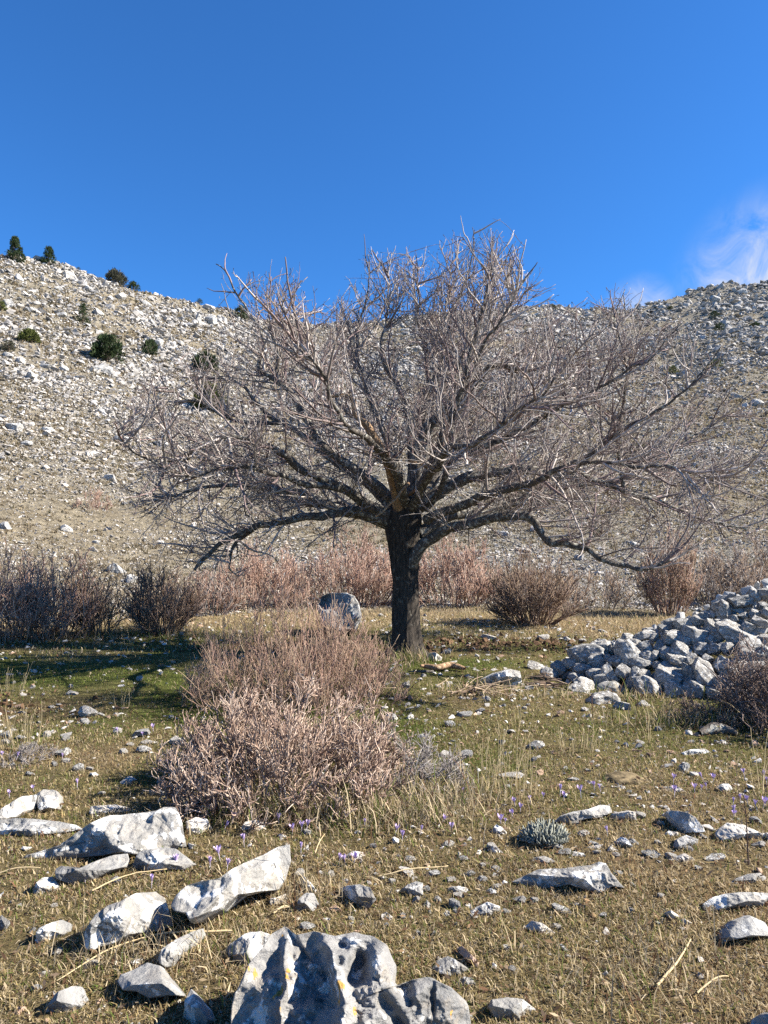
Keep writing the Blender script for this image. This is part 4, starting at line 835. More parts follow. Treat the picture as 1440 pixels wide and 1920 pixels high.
LIMBS = [ # pixel path with depth offset, start and end radius, peeled?
 ([(740, 990, 0), (713, 970, -.1), (667, 963, -.25), (597, 967, -.5), (530, 973, -.7), (480, 990, -.9), (425, 1010, -1.0), (385, 1042, -1.0), (368, 1062, -1.0)], .10, .026, 0),
 ([(735, 985, .05), (690, 966, .1), (613, 946, .3), (560, 920, .5), (480, 907, .7), (420, 905, .9), (350, 925, 1.1), (290, 940, 1.2)], .11, .022, 0),
 ([(730, 965, -.05), (700, 950, -.2), (647, 920, -.6), (580, 880, -1.0), (530, 847, -1.3), (490, 830, -1.5), (430, 815, -1.7), (360, 850, -1.9), (300, 880, -2.0)], .10, .02, 0),
 ([(735, 950, .1), (690, 905, .3), (630, 867, .6), (573, 823, .9), (523, 793, 1.2), (480, 757, 1.5), (440, 722, 1.7), (395, 708, 1.9)], .095, .022, 0),
 ([(742, 945, .0), (690, 900, -.2), (640, 865, -.3), (597, 827, -.4), (573, 787, -.4), (547, 747, -.3), (515, 712, -.2), (488, 690, -.1), (494, 650, 0), (478, 600, .1), (440, 540, .2), (425, 515, .2), (400, 500, .3)], .085, .009, 0),
 ([(515, 712, -.2), (520, 660, -.3), (505, 610, -.4), (535, 598, -.5), (548, 570, -.5), (568, 525, -.5)], .035, .008, 0),
 ([(748, 960, -.1), (735, 900, -.5), (718, 850, -.9), (690, 806, -1.1), (666, 786, -1.2), (661, 757, -1.25), (642, 746, -1.3), (610, 752, -1.35)], .085, .024, 1),
 ([(765, 955, 0), (777, 900, -.1), (787, 830, -.2), (812, 793, -.3), (863, 753, -.5), (897, 717, -.6), (917, 688, -.65), (945, 697, -.7), (975, 700, -.75), (1025, 684, -.8), (1065, 682, -.9)], .115, .015, 0),
 ([(768, 950, .1), (772, 870, .3), (765, 790, .5), (747, 727, .6), (722, 698, .7), (718, 640, .8), (725, 560, .9), (718, 485, 1.0)], .085, .008, 0),
 ([(778, 930, .15), (800, 850, .4), (828, 750, .6), (838, 700, .7), (834, 640, .8), (842, 560, .9), (846, 465, 1.0)], .07, .007, 0),
 ([(800, 955, -.1), (832, 905, -.5), (842, 850, -.7), (846, 790, -.8), (852, 735, -.85), (861, 690, -.9), (878, 650, -.9), (905, 580, -1.0), (940, 520, -1.1), (962, 458, -1.2)], .055, .007, 0),
 ([(785, 945, .1), (815, 900, .4), (847, 860, .6), (880, 843, .8), (947, 827, 1.1), (1020, 800, 1.4), (1090, 768, 1.7), (1135, 700, 1.9), (1165, 620, 2.0), (1168, 548, 2.1)], .09, .008, 0),
 ([(775, 960, 0), (830, 920, .0), (890, 892, 0), (960, 882, .1), (1010, 883, .2), (1070, 890, .2), (1110, 908, .2), (1170, 922, .2), (1215, 935, .3), (1260, 955, .4), (1330, 972, .5), (1400, 1000, .6)], .11, .02, 0),
 ([(768, 1060, -.10), (788, 1028, -.22), (813, 1007, -.3), (847, 990, -.5), (897, 973, -.8), (960, 964, -1.1), (990, 968, -1.2), (1010, 990, -1.25), (1033, 1014, -1.3), (1062, 1020, -1.35), (1093, 1036, -1.4), (1127, 1051, -1.5), (1160, 1062, -1.5), (1193, 1068, -1.6), (1227, 1068, -1.6), (1254, 1060, -1.6)], .10, .03, 0),
 ([(785, 1000, .05), (847, 968, .3), (910, 962, .6), (960, 946, .8), (1010, 930, 1.0), (1060, 912, 1.2), (1115, 882, 1.5), (1180, 862, 1.7), (1230, 855, 1.9), (1293, 823, 2.1), (1350, 780, 2.3), (1410, 735, 2.4)], .095, .012, 0),
 ([(847, 862, .6), (920, 832, .3), (985, 805, .0), (1050, 766, -.3), (1093, 746, -.5), (1147, 716, -.7), (1177, 697, -.8), (1220, 668, -1.0), (1285, 608, -1.2)], .06, .008, 0),
 ([(1060, 890, .2), (1110, 850, -.2), (1170, 800, -.6), (1260, 752, -.9), (1320, 708, -1.1), (1352, 660, -1.2)], .045, .008, 0),
 ([(1170, 922, .2), (1163, 860, .0), (1163, 790, -.2), (1177, 700, -.4), (1160, 633, -.5), (1154, 597, -.5), (1167, 542, -.5)], .035, .007, 0),
 ([(760, 950, -.1), (740, 880, -.9), (700, 830, -1.6), (650, 800, -2.2), (600, 700, -2.7), (560, 640, -3.0)], .085, .010, 0),
 ([(770, 955, -.1), (800, 900, -.8), (840, 850, -1.6), (900, 820, -2.3), (980, 770, -2.8), (1050, 700, -3.1)], .085, .010, 0),
 ([(765, 950, .1), (740, 870, 1.0), (690, 810, 1.9), (640, 760, 2.6), (610, 690, 3.1), (640, 610, 3.4)], .085, .010, 0),
 ([(775, 950, .1), (810, 870, 1.0), (880, 800, 2.0), (950, 740, 2.8), (1000, 670, 3.3), (1040, 600, 3.5)], .085, .010, 0),
 ([(770, 950, .1), (800, 850, .9), (850, 740, 1.5), (900, 650, 1.9), (960, 560, 2.2), (1000, 500, 2.4)], .07, .008, 0),
 ([(760, 950, .0), (735, 850, .4), (690, 740, .9), (670, 640, 1.3), (690, 560, 1.5), (690, 475, 1.6)], .07, .008, 0),
 ([(730, 970, .1), (640, 950, .9), (540, 930, 1.8), (440, 880, 2.5), (350, 820, 3.0), (260, 780, 3.3)], .09, .010, 0),
 ([(800, 975, .1), (900, 940, 1.2), (1010, 920, 2.0), (1130, 900, 2.7), (1260, 900, 3.2), (1380, 880, 3.5)], .09, .010, 0),
 ([(800, 975, -.1), (900, 930, -.9), (1000, 900, -1.6), (1100, 870, -2.1), (1230, 880, -2.5), (1340, 900, -2.8)], .08, .010, 0),
 ([(647, 920, -.6), (560, 900, -1.3), (450, 880, -1.9), (350, 890, -2.3), (260, 850, -2.6), (215, 770, -2.8)], .05, .008, 0),
 ([(523, 793, 1.2), (450, 790, 1.0), (380, 760, .8), (310, 720, .6), (290, 670, .5)], .04, .008, 0),
 ([(480, 990, -.9), (440, 1020, -.8), (432, 1050, -.8), (428, 1075, -.8)], .03, .012, 0),
 ([(768, 940, .1), (788, 840, .6), (800, 740, .9), (792, 640, 1.1), (782, 540, 1.2), (776, 478, 1.2)], .06, .006, 0),
 ([(780, 930, -.1), (828, 820, -.8), (868, 720, -1.2), (898, 620, -1.4), (918, 520, -1.5), (922, 440, -1.5)], .06, .006, 0),
 ([(868, 720, -1.2), (905, 660, -1.5), (950, 590, -1.8), (985, 530, -2.0), (1008, 490, -2.1)], .03, .006, 0),
 ([(800, 740, .9), (835, 650, .6), (862, 560, .4), (880, 480, .3), (884, 428, .3)], .03, .006, 0),
 ([(760, 930, -.2), (790, 905, -.5), (800, 880, -.8), (770, 870, -1.0)], .03, .02, 1),
 ([(750, 920, -.35), (765, 905, -.6), (745, 925, -.8), (702, 962, -.9)], .03, .016, 1),
 ([(897, 717, -.6), (893, 690, -.65), (880, 668, -.7)], .035, .018, 1),
]
# crown outline of the photo: nothing may grow outside it
ENV = [(205, 850), (195, 780), (230, 740), (300, 660), (350, 600), (385, 560), (375, 530), (398, 485), (450, 480), (480, 505), (530, 490), (575, 505), (585, 560), (625, 565), (655, 520), (688, 462), (745, 465), (775, 470), (815, 430), (880, 418), (935, 425), (972, 440), (1000, 478), (1022, 520), (1050, 545), (1090, 560), (1130, 560), (1165, 535), (1200, 560), (1240, 590), (1295, 585), (1330, 630), (1370, 650), (1430, 720), (1500, 780), (1500, 1030), (1330, 1020), (1250, 1072), (1100, 1060), (1010, 1040), (900, 1020), (820, 1010), (700, 1005), (600, 1040), (520, 1075), (430, 1100), (330, 1085), (270, 1050), (235, 990), (200, 930)]
rt = np.random.default_rng(21)
twig_cols = np.array([[.29, .245, .22], [.38, .335, .30], [.19, .15, .138], [.23, .17, .16], [.46, .41, .37]])
for li, (pl, ra, rb, dead) in enumerate(LIMBS):
    P = np.array([at_depth(p[0], p[1], TY + p[2] * (.75 if p[2] > 0 else 1.)) for p in pl]); ln = np.linalg.norm(np.diff(P, axis=0), axis=1).sum()
    n = max(14, int(ln / .06)); rad = rb * .75 + (ra * .86 - rb * .75) * (1 - np.linspace(0, 1, len(P))) ** 1.35
    path = spline(np.hstack([P, rad[:, None]]), n); rad = path[:, 3].copy(); path = path[:, :3].copy()
    wob = fbm(path * 2.1 + li, 3, li + 60); wob2 = fbm(path * 2.1 + li + 50, 3, li + 90); e = np.linspace(0, 1, n) ** .4
    path[:, 2] += wob * .13 * e + fbm(path * 5 + li, 2, li + 31) * .035 * e; path[:, 0] += wob2 * .10 * e
    V, fs = thick_tube(path, rad, 18, li, .16 if not dead else .22, .06)
    limb = link('limb', mesh_np('limb', V, fs, None, True, M_DEAD if dead else M_LIMB), parent=tree)
    if dead:
        limb['label'] = 'broken bark-stripped pale brown limb'
        continue
    # twigs of this limb
    B1 = path[None]; k1 = int(ln / .10); low = li in (0, 1, 2, 12, 13, 14, 24, 25, 26, 27)
    s, d, idx, t = spawn(B1, k1, .15, (.5, 1.25), rt, -.02 if low else .16, .93)
    L1 = rt.uniform(.35, 1.25, k1) * (1.05 - .35 * t)
    p1 = grow(s, d, L1, 9, .15, np.array([0, 0, .03 if low else .06]), rt)
    # the limb's own tip goes on as fine shoots
    s2, d2, _, _ = spawn(B1, 4, .9, (.05, .5), rt, .06); p1b = grow(s2, d2, rt.uniform(.3, 1.0, 4), 9, .10, np.array([0, 0, .05]), rt)
    p1 = np.concatenate([p1, p1b]); jit = lambda m: rt.normal(0, 13, (m, 2))
    ok = inpoly(project(p1[:, -1]) + jit(len(p1)), ENV) & inpoly(project(p1[:, 4]), ENV) & (p1[:, -1, 1] > 5.9); p1 = p1[ok]
    q2, d2, i2, t2 = spawn(p1, 7, .10, (.4, 1.1), rt, .03 if low else .14)
    p2 = grow(q2, d2, rt.uniform(.12, .66, len(q2)) * (1.1 - .4 * t2), 6, .17, np.array([0, 0, .06]), rt)
    ok = inpoly(project(p2[:, -1]) + jit(len(p2)), ENV); p2 = p2[ok]
    q3, d3, i3, t3 = spawn(p2, 3, .15, (.5, 1.2), rt, .12)
    p3 = grow(q3, d3, rt.uniform(.03, .17, len(q3)), 4, .22, np.array([0, 0, .05]), rt)
    ok = inpoly(project(p3[:, -1]) + jit(len(p3)), ENV); p3 = p3[ok]
    def prof(a, b, P, m): return (a + (b - a) * np.linspace(0, 1, P))[None] * np.exp(rt.normal(0, .18, (m, 1)))
    parts = []
    for (pp_, r_, sd, dk) in ((p1, prof(.0145, .0040, 9, len(p1)), 5, 1.), (p2, prof(.0056, .0022, 6, len(p2)), 4, .95), (p3, np.array([[.0028, .0021, .0020, .0044]]) * np.exp(rt.normal(0, .15, (len(p3), 1))), 3, .8)):
        if not len(pp_): continue
        V, fs = tubes(pp_, r_, sd); c = twig_cols[rt.integers(0, 5, len(pp_))] * rt.uniform(.75, 1.15, (len(pp_), 1)) * dk
        cv = np.repeat(c, pp_.shape[1] * sd, 0)
        if sd == 3: cv = cv.reshape(len(pp_), -1, 3); cv[:, -3:] *= .3; cv = cv.reshape(-1, 3)
        parts.append((V - TB, fs, cv))
    if sum(len(z) for z in (p1, p2, p3)) > 24:
        V, Fc, C = merge(parts)
        link('twigs', mesh_np('twigs', V, Fc, C, True, M_STICK), parent=limb)

# ------------------------------------------------------------------ shrubs
def shrub(name, label, cat, px, py, w, h, seed, n=60, cols=None, r0=.006, spread=.7, n2_=5, n3=4, l2=.45, l3=.2, wob=.12, up=.05, base=.12, group=None, tipc=1., landm=None, rmin=.0022, straight=1., P0=None, side=4):
    """w, h in metres"""
    r = np.random.default_rng(seed); G = hit(px, py) if P0 is None else np.array(P0); e = link(name, None, tuple(G)); tag(e, label, cat, group)
    if cols is None: cols = [(.16, .105, .085), (.20, .14, .115), (.12, .085, .07)]
    cols = np.array(cols)
    a = r.uniform(0, 6.283, n); q = np.sqrt(r.random(n)); s = np.stack([np.cos(a) * q * base * w, np.sin(a) * q * base * w, 0 * a - .03], -1)
    inc = q * spread * r.uniform(.6, 1.2, n); d = np.stack([np.cos(a) * np.sin(inc), np.sin(a) * np.sin(inc), np.cos(inc)], -1)
    # reach an ellipsoidal outline
    tx = 1 / np.sqrt((np.sin(inc) / (w / 2)) ** 2 + (np.cos(inc) / h) ** 2)
    L = tx * r.uniform(.6, 1.02, n) * (1 - .75 * q * base * 2 * np.sin(inc))
    p1 = grow(s, d, L, 9, wob, np.array([0, 0, up * .3]), r)
    q2, d2, i2, t2 = spawn(p1, n2_, .2, (.25, .75), r, .25); p2 = grow(q2, d2, L[i2] * l2 * r.uniform(.4, 1.1, len(q2)) * (1.15 - .6 * t2), 6, wob * 1.2, np.array([0, 0, up]), r)
    q3, d3, i3, t3 = spawn(p2, n3, .15, (.25, .9), r, .2); p3 = grow(q3, d3, h * l3 * r.uniform(.3, 1.1, len(q3)), 4, wob * 1.3, np.array([0, 0, up]), r)
    def keep(p):
        k = (p[:, -1, 0] / (w * .56)) ** 2 + (p[:, -1, 1] / (w * .56)) ** 2 + (np.clip(p[:, -1, 2], 0, 9) / (h * 1.05)) ** 2
        return p[(k < 1 + r.normal(0, .12, len(p))) & (p[:, -1, 2] > 0)]
    p2, p3 = keep(p2), keep(p3)
    def build(nm, sets):
        parts = []
        for p, ra, rb, sd, k in sets:
            if not len(p): continue
            rr = np.linspace(ra, rb, p.shape[1])[None] * np.exp(r.normal(0, .2, (len(p), 1)))
            V, fs = tubes(p, rr, sd); c = cols[r.integers(0, len(cols), len(p))] * r.uniform(.7, 1.2, (len(p), 1)) * k
            parts.append((V, fs, np.repeat(c, p.shape[1] * sd, 0)))
        V, Fc, C = merge(parts); V[:, 2] = np.maximum(V[:, 2], -.04)
        link(nm, mesh_np(nm, V, Fc, C, True, M_STICK), parent=e)
    build('stems', [(p1, r0, r0 * .5, side, .9)])
    build('twigs', [(p2, max(r0 * .6, rmin), max(r0 * .32, rmin * .9), side, 1.), (p3, max(r0 * .36, rmin), rmin * .85, 3, tipc)])
    if landm: LAND.append((px, py - h * .4 * F / max(G[1], 1), landm))
    return e
RED = [(.35, .22, .17), (.40, .27, .205), (.26, .165, .13), (.43, .33, .265)]
BRN = [(.30, .215, .15), (.23, .155, .11), (.36, .27, .19)]
GRY = [(.26, .23, .21), (.20, .17, .155), (.31, .285, .26)]
PINK = [(.34, .245, .185), (.42, .315, .245), (.25, .17, .13), (.47, .375, .30), (.19, .13, .10)]
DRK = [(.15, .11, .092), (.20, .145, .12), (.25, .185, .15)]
GB = 'bare shrubs along the foot of the hill'
shrub('shrub', 'broad thick-stemmed pinkish grey shrub at the centre front of the meadow', 'shrub', 536, 1474, 1.5, .76, 301, 220, PINK, .0046, 1.3, 9, 5, .36, .13, .18, .09, .40, None, 1.05, 'the thick-stemmed front shrub', .0026, side=5)
shrub('shrub', 'low grey thorny shrub against the right side of the front shrub', 'shrub', 785, 1480, .60, .52, 302, 34, GRY, .004, 1.2, 7, 6, .45, .22, .20, .03, .35, None, 1., 'the grey thorny shrub', .0019)
shrub('shrub', 'russet twiggy shrub rising behind the left part of the front shrub', 'shrub', 520, 1318, 1.4, 1.5, 303, 95, BRN + RED[:2], .0042, .95, 6, 4, .42, .17, .10, .09, .5, None, 1.1, 'the russet twiggy shrub', .0017)
shrub('shrub', 'low russet shrub between the front shrub and the tree trunk', 'shrub', 650, 1312, 1.05, .88, 304, 90, BRN + RED[:2], .004, .95, 6, 4, .42, .18, .11, .08, .5, None, 1.1, 'the low russet shrub', .0016)
shrub('shrub', 'russet shrub with slanting stems hiding the left half of the big rounded boulder', 'shrub', 585, 1316, 1.2, 1.42, 306, 85, BRN + RED[:2], .004, .95, 6, 4, .42, .18, .12, .08, .45, None, 1.1, None, .0017)
shrub('shrub', 'low brown tangle under the left side of the russet twiggy shrub', 'shrub', 410, 1310, .7, .55, 305, 60, BRN, .004, 1.1, 6, 5, .42, .2, .14, .06, .5, None, 1., None, .0024)
shrub('shrub', 'red-brown shrub cut by the left edge under the hill', 'shrub', 15, 1200, 1.75, 1.62, 310, 90, RED, .007, .8, 7, 4, .4, .17, .11, .06, .3, GB, 1., None, .0042)
shrub('shrub', 'red-brown shrub with dark stems second from the left edge', 'shrub', 105, 1196, 1.5, 1.6, 311, 70, RED, .007, .8, 7, 4, .4, .17, .11, .06, .3, GB, 1., 'the second red-brown shrub', .0042)
shrub('shrub', 'tall thin brown shrub left of a dark vase-shaped shrub', 'shrub', 178, 1192, 1.15, 1.5, 312, 40, BRN, .008, .6, 6, 4, .42, .17, .14, .05, .2, GB, 1., 'the tall thin brown shrub', .004)
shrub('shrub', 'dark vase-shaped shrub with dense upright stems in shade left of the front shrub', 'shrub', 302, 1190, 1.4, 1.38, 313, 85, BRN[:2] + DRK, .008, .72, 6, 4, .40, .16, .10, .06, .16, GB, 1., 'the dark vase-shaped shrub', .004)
shrub('shrub', 'red-brown shrub behind the russet twiggy shrub, under the left limbs', 'shrub', 490, 1140, 2.2, 1.65, 314, 75, RED, .010, .8, 7, 6, .4, .16, .11, .06, .4, GB, 1., None, .0052)
shrub('shrub', 'large red-brown shrub just left of the tree trunk', 'shrub', 660, 1135, 2.4, 2.1, 315, 90, RED, .010, .8, 7, 6, .4, .16, .11, .06, .4, GB, 1., 'the large red-brown shrub left of the trunk', .0055)
shrub('shrub', 'large red-brown shrub just right of the tree trunk', 'shrub', 850, 1133, 2.3, 1.8, 316, 90, RED, .010, .8, 7, 6, .4, .16, .11, .06, .4, GB, 1., 'the large red-brown shrub right of the trunk', .0055)
shrub('shrub', 'rounded vase-shaped brown shrub with fanned stems right of the trunk', 'shrub', 1000, 1170, 2.05, 1.5, 317, 110, BRN + DRK, .010, 1.0, 6, 5, .40, .17, .09, .05, .16, GB, 1., 'the fanned brown shrub', .0042)
shrub('shrub', 'narrow upright shrub with a reddish head behind the rock heap', 'shrub', 1256, 1152, 1.3, 2.1, 318, 50, BRN + RED, .010, .5, 6, 6, .38, .15, .09, .05, .22, GB, 1., 'the narrow upright shrub', .0046)
shrub('shrub', 'greyish shrub behind the top of the rock heap', 'shrub', 1350, 1135, 2.2, 1.6, 319, 80, GRY + BRN, .010, .85, 7, 6, .4, .17, .12, .05, .4, GB, 1., 'the greyish shrub behind the heap', .005)
shrub('shrub', 'greyish shrub cut by the right edge behind the rock heap', 'shrub', 1440, 1130, 2.4, 1.8, 320, 80, GRY + BRN, .010, .85, 7, 6, .4, .17, .12, .05, .4, GB, 1., None, .005)
shrub('shrub', 'small brown shrub in the gap right of the dark vase-shaped shrub', 'shrub', 395, 1150, 1.4, 1.1, 321, 60, RED + GRY, .008, .8, 6, 6, .4, .17, .12, .05, .35, GB, 1., None, .005)
shrub('shrub', 'pale wispy shrub between the fanned shrub and the narrow upright shrub', 'shrub', 1120, 1142, 1.6, 1.15, 322, 45, GRY + BRN, .007, .9, 6, 5, .4, .17, .12, .05, .4, GB, 1., None, .0045)
shrub('bramble', 'dark thorny bramble with arching stems over the right end of the rock heap', 'bramble', 1450, 1350, .9, .9, 323, 60, DRK + GRY[:1], .0055, 1.1, 6, 6, .45, .2, .2, -.02, .45, None, 1., 'the dark bramble', .003)
shrub('bramble', 'low bramble at the foot of the rock heap near the right edge', 'bramble', 1340, 1350, .8, .25, 324, 36, DRK + BRN, .004, 1.3, 6, 6, .5, .3, .2, 0., .5, None, 1., None, .0026)
shrub('bramble', 'dark bramble spilling past the right edge beside the heap', 'bramble', 1520, 1365, 1.2, 1.15, 325, 90, DRK, .0055, 1.1, 6, 6, .45, .2, .2, -.02, .5, None, 1., None, .003)
shrub('dead_shrub', 'grey dead cushion of wiry stems left among white stones', 'dead shrub', 48, 1425, .42, .16, 326, 50, GRY, .002, 1.3, 6, 5, .5, .3, .2, .02, .6, None, 1., 'the wiry grey cushion', .0014)
shrub('dead_shrub', 'little reddish shrub alone on the lower left hillside', 'shrub', 175, 955, 1.1, .8, 327, 30, RED, .008, 1.0, 6, 5, .4, .2, .12, .03, .5, None, 1., 'the little reddish hill shrub', .006)

# ------------------------------------------------------------------ evergreen bushes and junipers on the hill
def evergreen(label, px, py, w, h, seed, shape, col, nleaf=1500, landm=None, name='juniper'):
    r = np.random.default_rng(seed); G = hit(px, py); k = G[1] / F; w *= k; h *= k
    e = link(name, None, tuple(G)); tag(e, label, 'juniper tree' if shape == 'cone' else 'bush', 'evergreens on the hillside')
    tr = at = np.array([[[0, 0, -.2 * h], [.02 * w, 0, .3 * h], [-.01 * w, .02 * w, .6 * h], [0, 0, .9 * h]]], float)
    nb = 26; bz = r.uniform(.05, .75, nb) * h; ba = r.uniform(0, 6.283, nb)
    bs = np.stack([0 * bz, 0 * bz, bz], -1); bd = np.stack([np.cos(ba), np.sin(ba), r.uniform(.2, .9, nb)], -1)
    prof = (lambda u: np.clip(1.08 - u, 0, 1) ** .75 * np.clip(u * 6 + .35, 0, 1)) if shape == 'cone' else (lambda u: np.sqrt(np.clip(1 - (u * 1.0) ** 2.2, 0, 1)) * np.clip(u * 3 + .6, 0, 1))
    br = grow(bs, bd, prof(bz / h) * w * .45, 4, .12, np.array([0, 0, .06]), r)
    V1, f1 = tubes(tr, np.linspace(.035, .01, 4)[None] * w, 6); V2, f2 = tubes(br, np.tile(np.linspace(.014, .005, 4) * w, (nb, 1)), 4)
    V, Fc, C = merge([(V1, f1, np.array([[.10, .075, .055]])), (V2, f2, np.array([[.10, .075, .055]]))]); link('trunk', mesh_np('trunk', V, Fc, C, True, M_STICK), parent=e)
    nc = 90; u = r.uniform(.02, 1, nc); a = r.uniform(0, 6.283, nc); q = prof(u) * w / 2 * r.uniform(.45, 1.05, nc)
    cc = np.stack([np.cos(a) * q, np.sin(a) * q, u * h * .97], -1); cs = w * r.uniform(.06, .15, nc)
    j = r.integers(0, nc, nleaf); dd = unit(r.normal(0, 1, (nleaf, 3))); pos = cc[j] + dd * (cs[j] * r.random(nleaf) ** .4)[:, None]
    out = unit(dd + np.array([0, 0, .7]) + unit(cc[j]) * .6); L = w * .075 * r.uniform(.6, 1.4, nleaf); sd = unit(np.cross(out, r.normal(0, 1, (nleaf, 3))))
    Vv = np.stack([pos - sd * (L * .28)[:, None], pos + sd * (L * .28)[:, None], pos + out * L[:, None]], 1).reshape(-1, 3); Vv[:, 2] = np.maximum(Vv[:, 2], -.05 * h)
    c = np.array(col) * (r.uniform(.6, 1.4, nc)[j] * r.uniform(.75, 1.25, nleaf))[:, None]
    link('crown', mesh_np('crown', Vv, [np.arange(nleaf * 3).reshape(-1, 3)], np.repeat(c, 3, 0), False, M_LEAF), parent=e)
    if landm: LAND.append((px, py - h / k / 2, landm))
DG, OG, GG = (.040, .058, .026), (.085, .10, .030), (.075, .075, .052)
for i, a in enumerate([
 ('tall conical juniper at the left end of the ridge', 28, 490, 34, 47, 'cone', DG, 4200, 'the tall conical juniper'),
 ('conical juniper on the ridge right of the tallest one', 91, 497, 28, 36, 'cone', DG, 3600, 'the second conical juniper'),
 ('rounded grey-brown bush on the left ridge line', 217, 526, 42, 24, 'dome', GG, 2600, 'the grey-brown ridge bush'),
 ('low dark bush touching the ridge right of the grey-brown bush', 250, 538, 24, 15, 'dome', DG, 1500, None),
 ('tiny dark bush on the ridge between juniper and grey-brown bush', 147, 508, 10, 7, 'dome', DG, 500, None),
 ('thin leaning young juniper on the upper left slope', 155, 607, 26, 38, 'cone', DG, 1700, 'the thin leaning juniper'),
 ('olive green cushion bush on the left slope', 56, 641, 38, 22, 'dome', OG, 3000, 'the olive cushion bush'),
 ('widest dark spreading juniper on the left slope', 200, 678, 62, 46, 'dome', DG, 4200, 'the wide spreading juniper'),
 ('dark round juniper right of the wide spreading one', 281, 667, 32, 30, 'dome', DG, 2600, 'the dark round juniper'),
 ('faint olive bush at the left edge below the cushion bush', 16, 659, 28, 20, 'dome', GG, 1500, None),
 ('green bush cut by the left edge of the slope', 2, 583, 22, 18, 'dome', OG, 1500, None),
 ('dark bush behind the upper left branch tips', 385, 698, 52, 34, 'dome', DG, 3000, 'the dark bush behind the left branches'),
 ('big round yellow-green bush behind the left branches', 391, 770, 64, 46, 'dome', OG, 5000, 'the round yellow-green bush'),
 ('small dark juniper on the ridge behind the top left sprig', 452, 600, 30, 26, 'dome', DG, 1700, None),
 ('small dark ridge bush left of the top left sprig', 374, 568, 14, 10, 'dome', DG, 600, None),
 ('olive bush behind the centre of the crown', 872, 730, 30, 24, 'dome', OG, 1700, None),
 ('olive bush behind the right-hand crook of the crown', 905, 752, 30, 24, 'dome', OG, 1700, None),
 ('olive bush behind the right side of the crown', 1196, 866, 42, 34, 'dome', OG, 2200, 'the olive bush behind the right branches'),
 ('dark bush high on the right hill, upper of a pair', 1340, 598, 20, 14, 'dome', DG, 900, 'the upper bush of the right hill pair'),
 ('dark bush high on the right hill, lower of a pair', 1349, 620, 22, 14, 'dome', DG, 900, None),
 ('dark flat bush near the right edge of the far hill', 1415, 614, 22, 9, 'dome', DG, 800, None),
 ('small olive bush halfway down the right hill, left one', 1262, 702, 20, 16, 'dome', OG, 900, None),
 ('small olive bush halfway down the right hill, right one', 1342, 690, 26, 16, 'dome', OG, 900, None),
 ('dark ridge bush where the far hill begins right of the crown', 1038, 581, 14, 9, 'dome', DG, 500, None),
 ('dark bush on the skyline of the far right hill', 1196, 578, 14, 8, 'dome', DG, 500, None),
 ('dark low bush under the skyline of the far right hill', 1257, 582, 16, 8, 'dome', DG, 500, None)]):
    evergreen(a[0], a[1], a[2], a[3], a[4], 800 + i, a[5], a[6], a[7], a[8])

# grey woolly cushion plant
def cushion(label, px, py, w, h, col, seed, landm):
    r = np.random.default_rng(seed); G = hit(px, py); n = 420
    a = r.uniform(0, 6.283, n); q = np.sqrt(r.random(n)); s = np.stack([np.cos(a) * q * w * .42, np.sin(a) * q * w * .3, 0 * a], -1); d = np.stack([np.cos(a) * q * .8, np.sin(a) * q * .8, 0 * a + 1], -1)
    p = grow(s, d, h * np.sqrt(1.05 - q ** 2) * r.uniform(.7, 1.15, n), 5, .16, np.array([0, 0, .03]), r)
    V, fs = tubes(p, np.tile(np.array([.002, .003, .004, .0042, .0025]), (n, 1)), 4); c = np.array(col) * r.uniform(.6, 1.3, (n, 1))
    o = link('cushion_plant', mesh_np('cushion_plant', V, fs, np.repeat(c, 20, 0), True, M_STICK), tuple(G)); tag(o, label, 'plant'); LAND.append((px, py - 25, landm))
cushion('round silvery grey cushion plant in the turf in front of the pitted ledge', 1022, 1578,   .24, .10, (.25, .255, .21), 1, 'the grey cushion plant')

# ------------------------------------------------------------------ dry stalks, straw, flowers, dead wood
def tuft(label, px, py, n, h, w, seed, landm=None, name='dry_grass_tuft'):
    r = np.random.default_rng(seed); G = hit(px, py); a = r.uniform(0, 6.283, n); q = np.sqrt(r.random(n))
    s = np.stack([np.cos(a) * q * w / 2, np.sin(a) * q * w / 2, 0 * a - .01], -1); d = np.stack([np.cos(a) * q * .25, np.sin(a) * q * .25, 0 * a + 1], -1)
    p = grow(s, d, h * r.uniform(.45, 1.1, n), 7, .07, np.array([.01, 0, 0]), r)
    V, fs = tubes(p, np.tile(np.linspace(.0021, .0011, 7) * (G[1] / 4.5) ** .5, (n, 1)), 3); c = np.array([.42, .34, .20]) * r.uniform(.65, 1.2, (n, 1))
    o = link(name, mesh_np(name, V, fs, np.repeat(c, 21, 0), True, M_STICK), tuple(G)); tag(o, label, 'dry grass', 'tufts of dry stalks')
    if landm: LAND.append((px, py - 30, landm))
tuft('fan of pale straw stalks among white stones by the left edge', 42, 1400, 46, .30, .30, 1, 'the left straw fan')
tuft('tall airy straw tuft right of the grey thorny shrub', 955, 1490, 34, .42, .36, 2, 'the tall straw tuft')
tuft('loose straw stalks left of the tall airy tuft', 905, 1480, 12, .36, .25, 3)
tuft('short straw tuft on green turf in the middle right', 1085, 1408, 26, .20, .28, 4, 'the short straw tuft')
tuft('pair of straight pale stalks in front of the rock heap', 1216, 1388, 4, .34, .06, 5, 'the pair of pale stalks')
tuft('thin straw stalks at the left edge in the shade', 15, 1300, 14, .32, .3, 6)
tuft('small straw tuft left of the front shrub in green turf', 232, 1325, 14, .20, .2, 7)
tuft('straw stalks at the foot of the russet shrub by the trunk', 745, 1230, 16, .3, .3, 8)
tuft('lone pair of straw stalks below the short straw tuft', 975, 1360, 5, .3, .2, 9)
tuft('stiff straw stalks at the right edge above the crocuses', 1428, 1490, 6, .42, .1, 10)

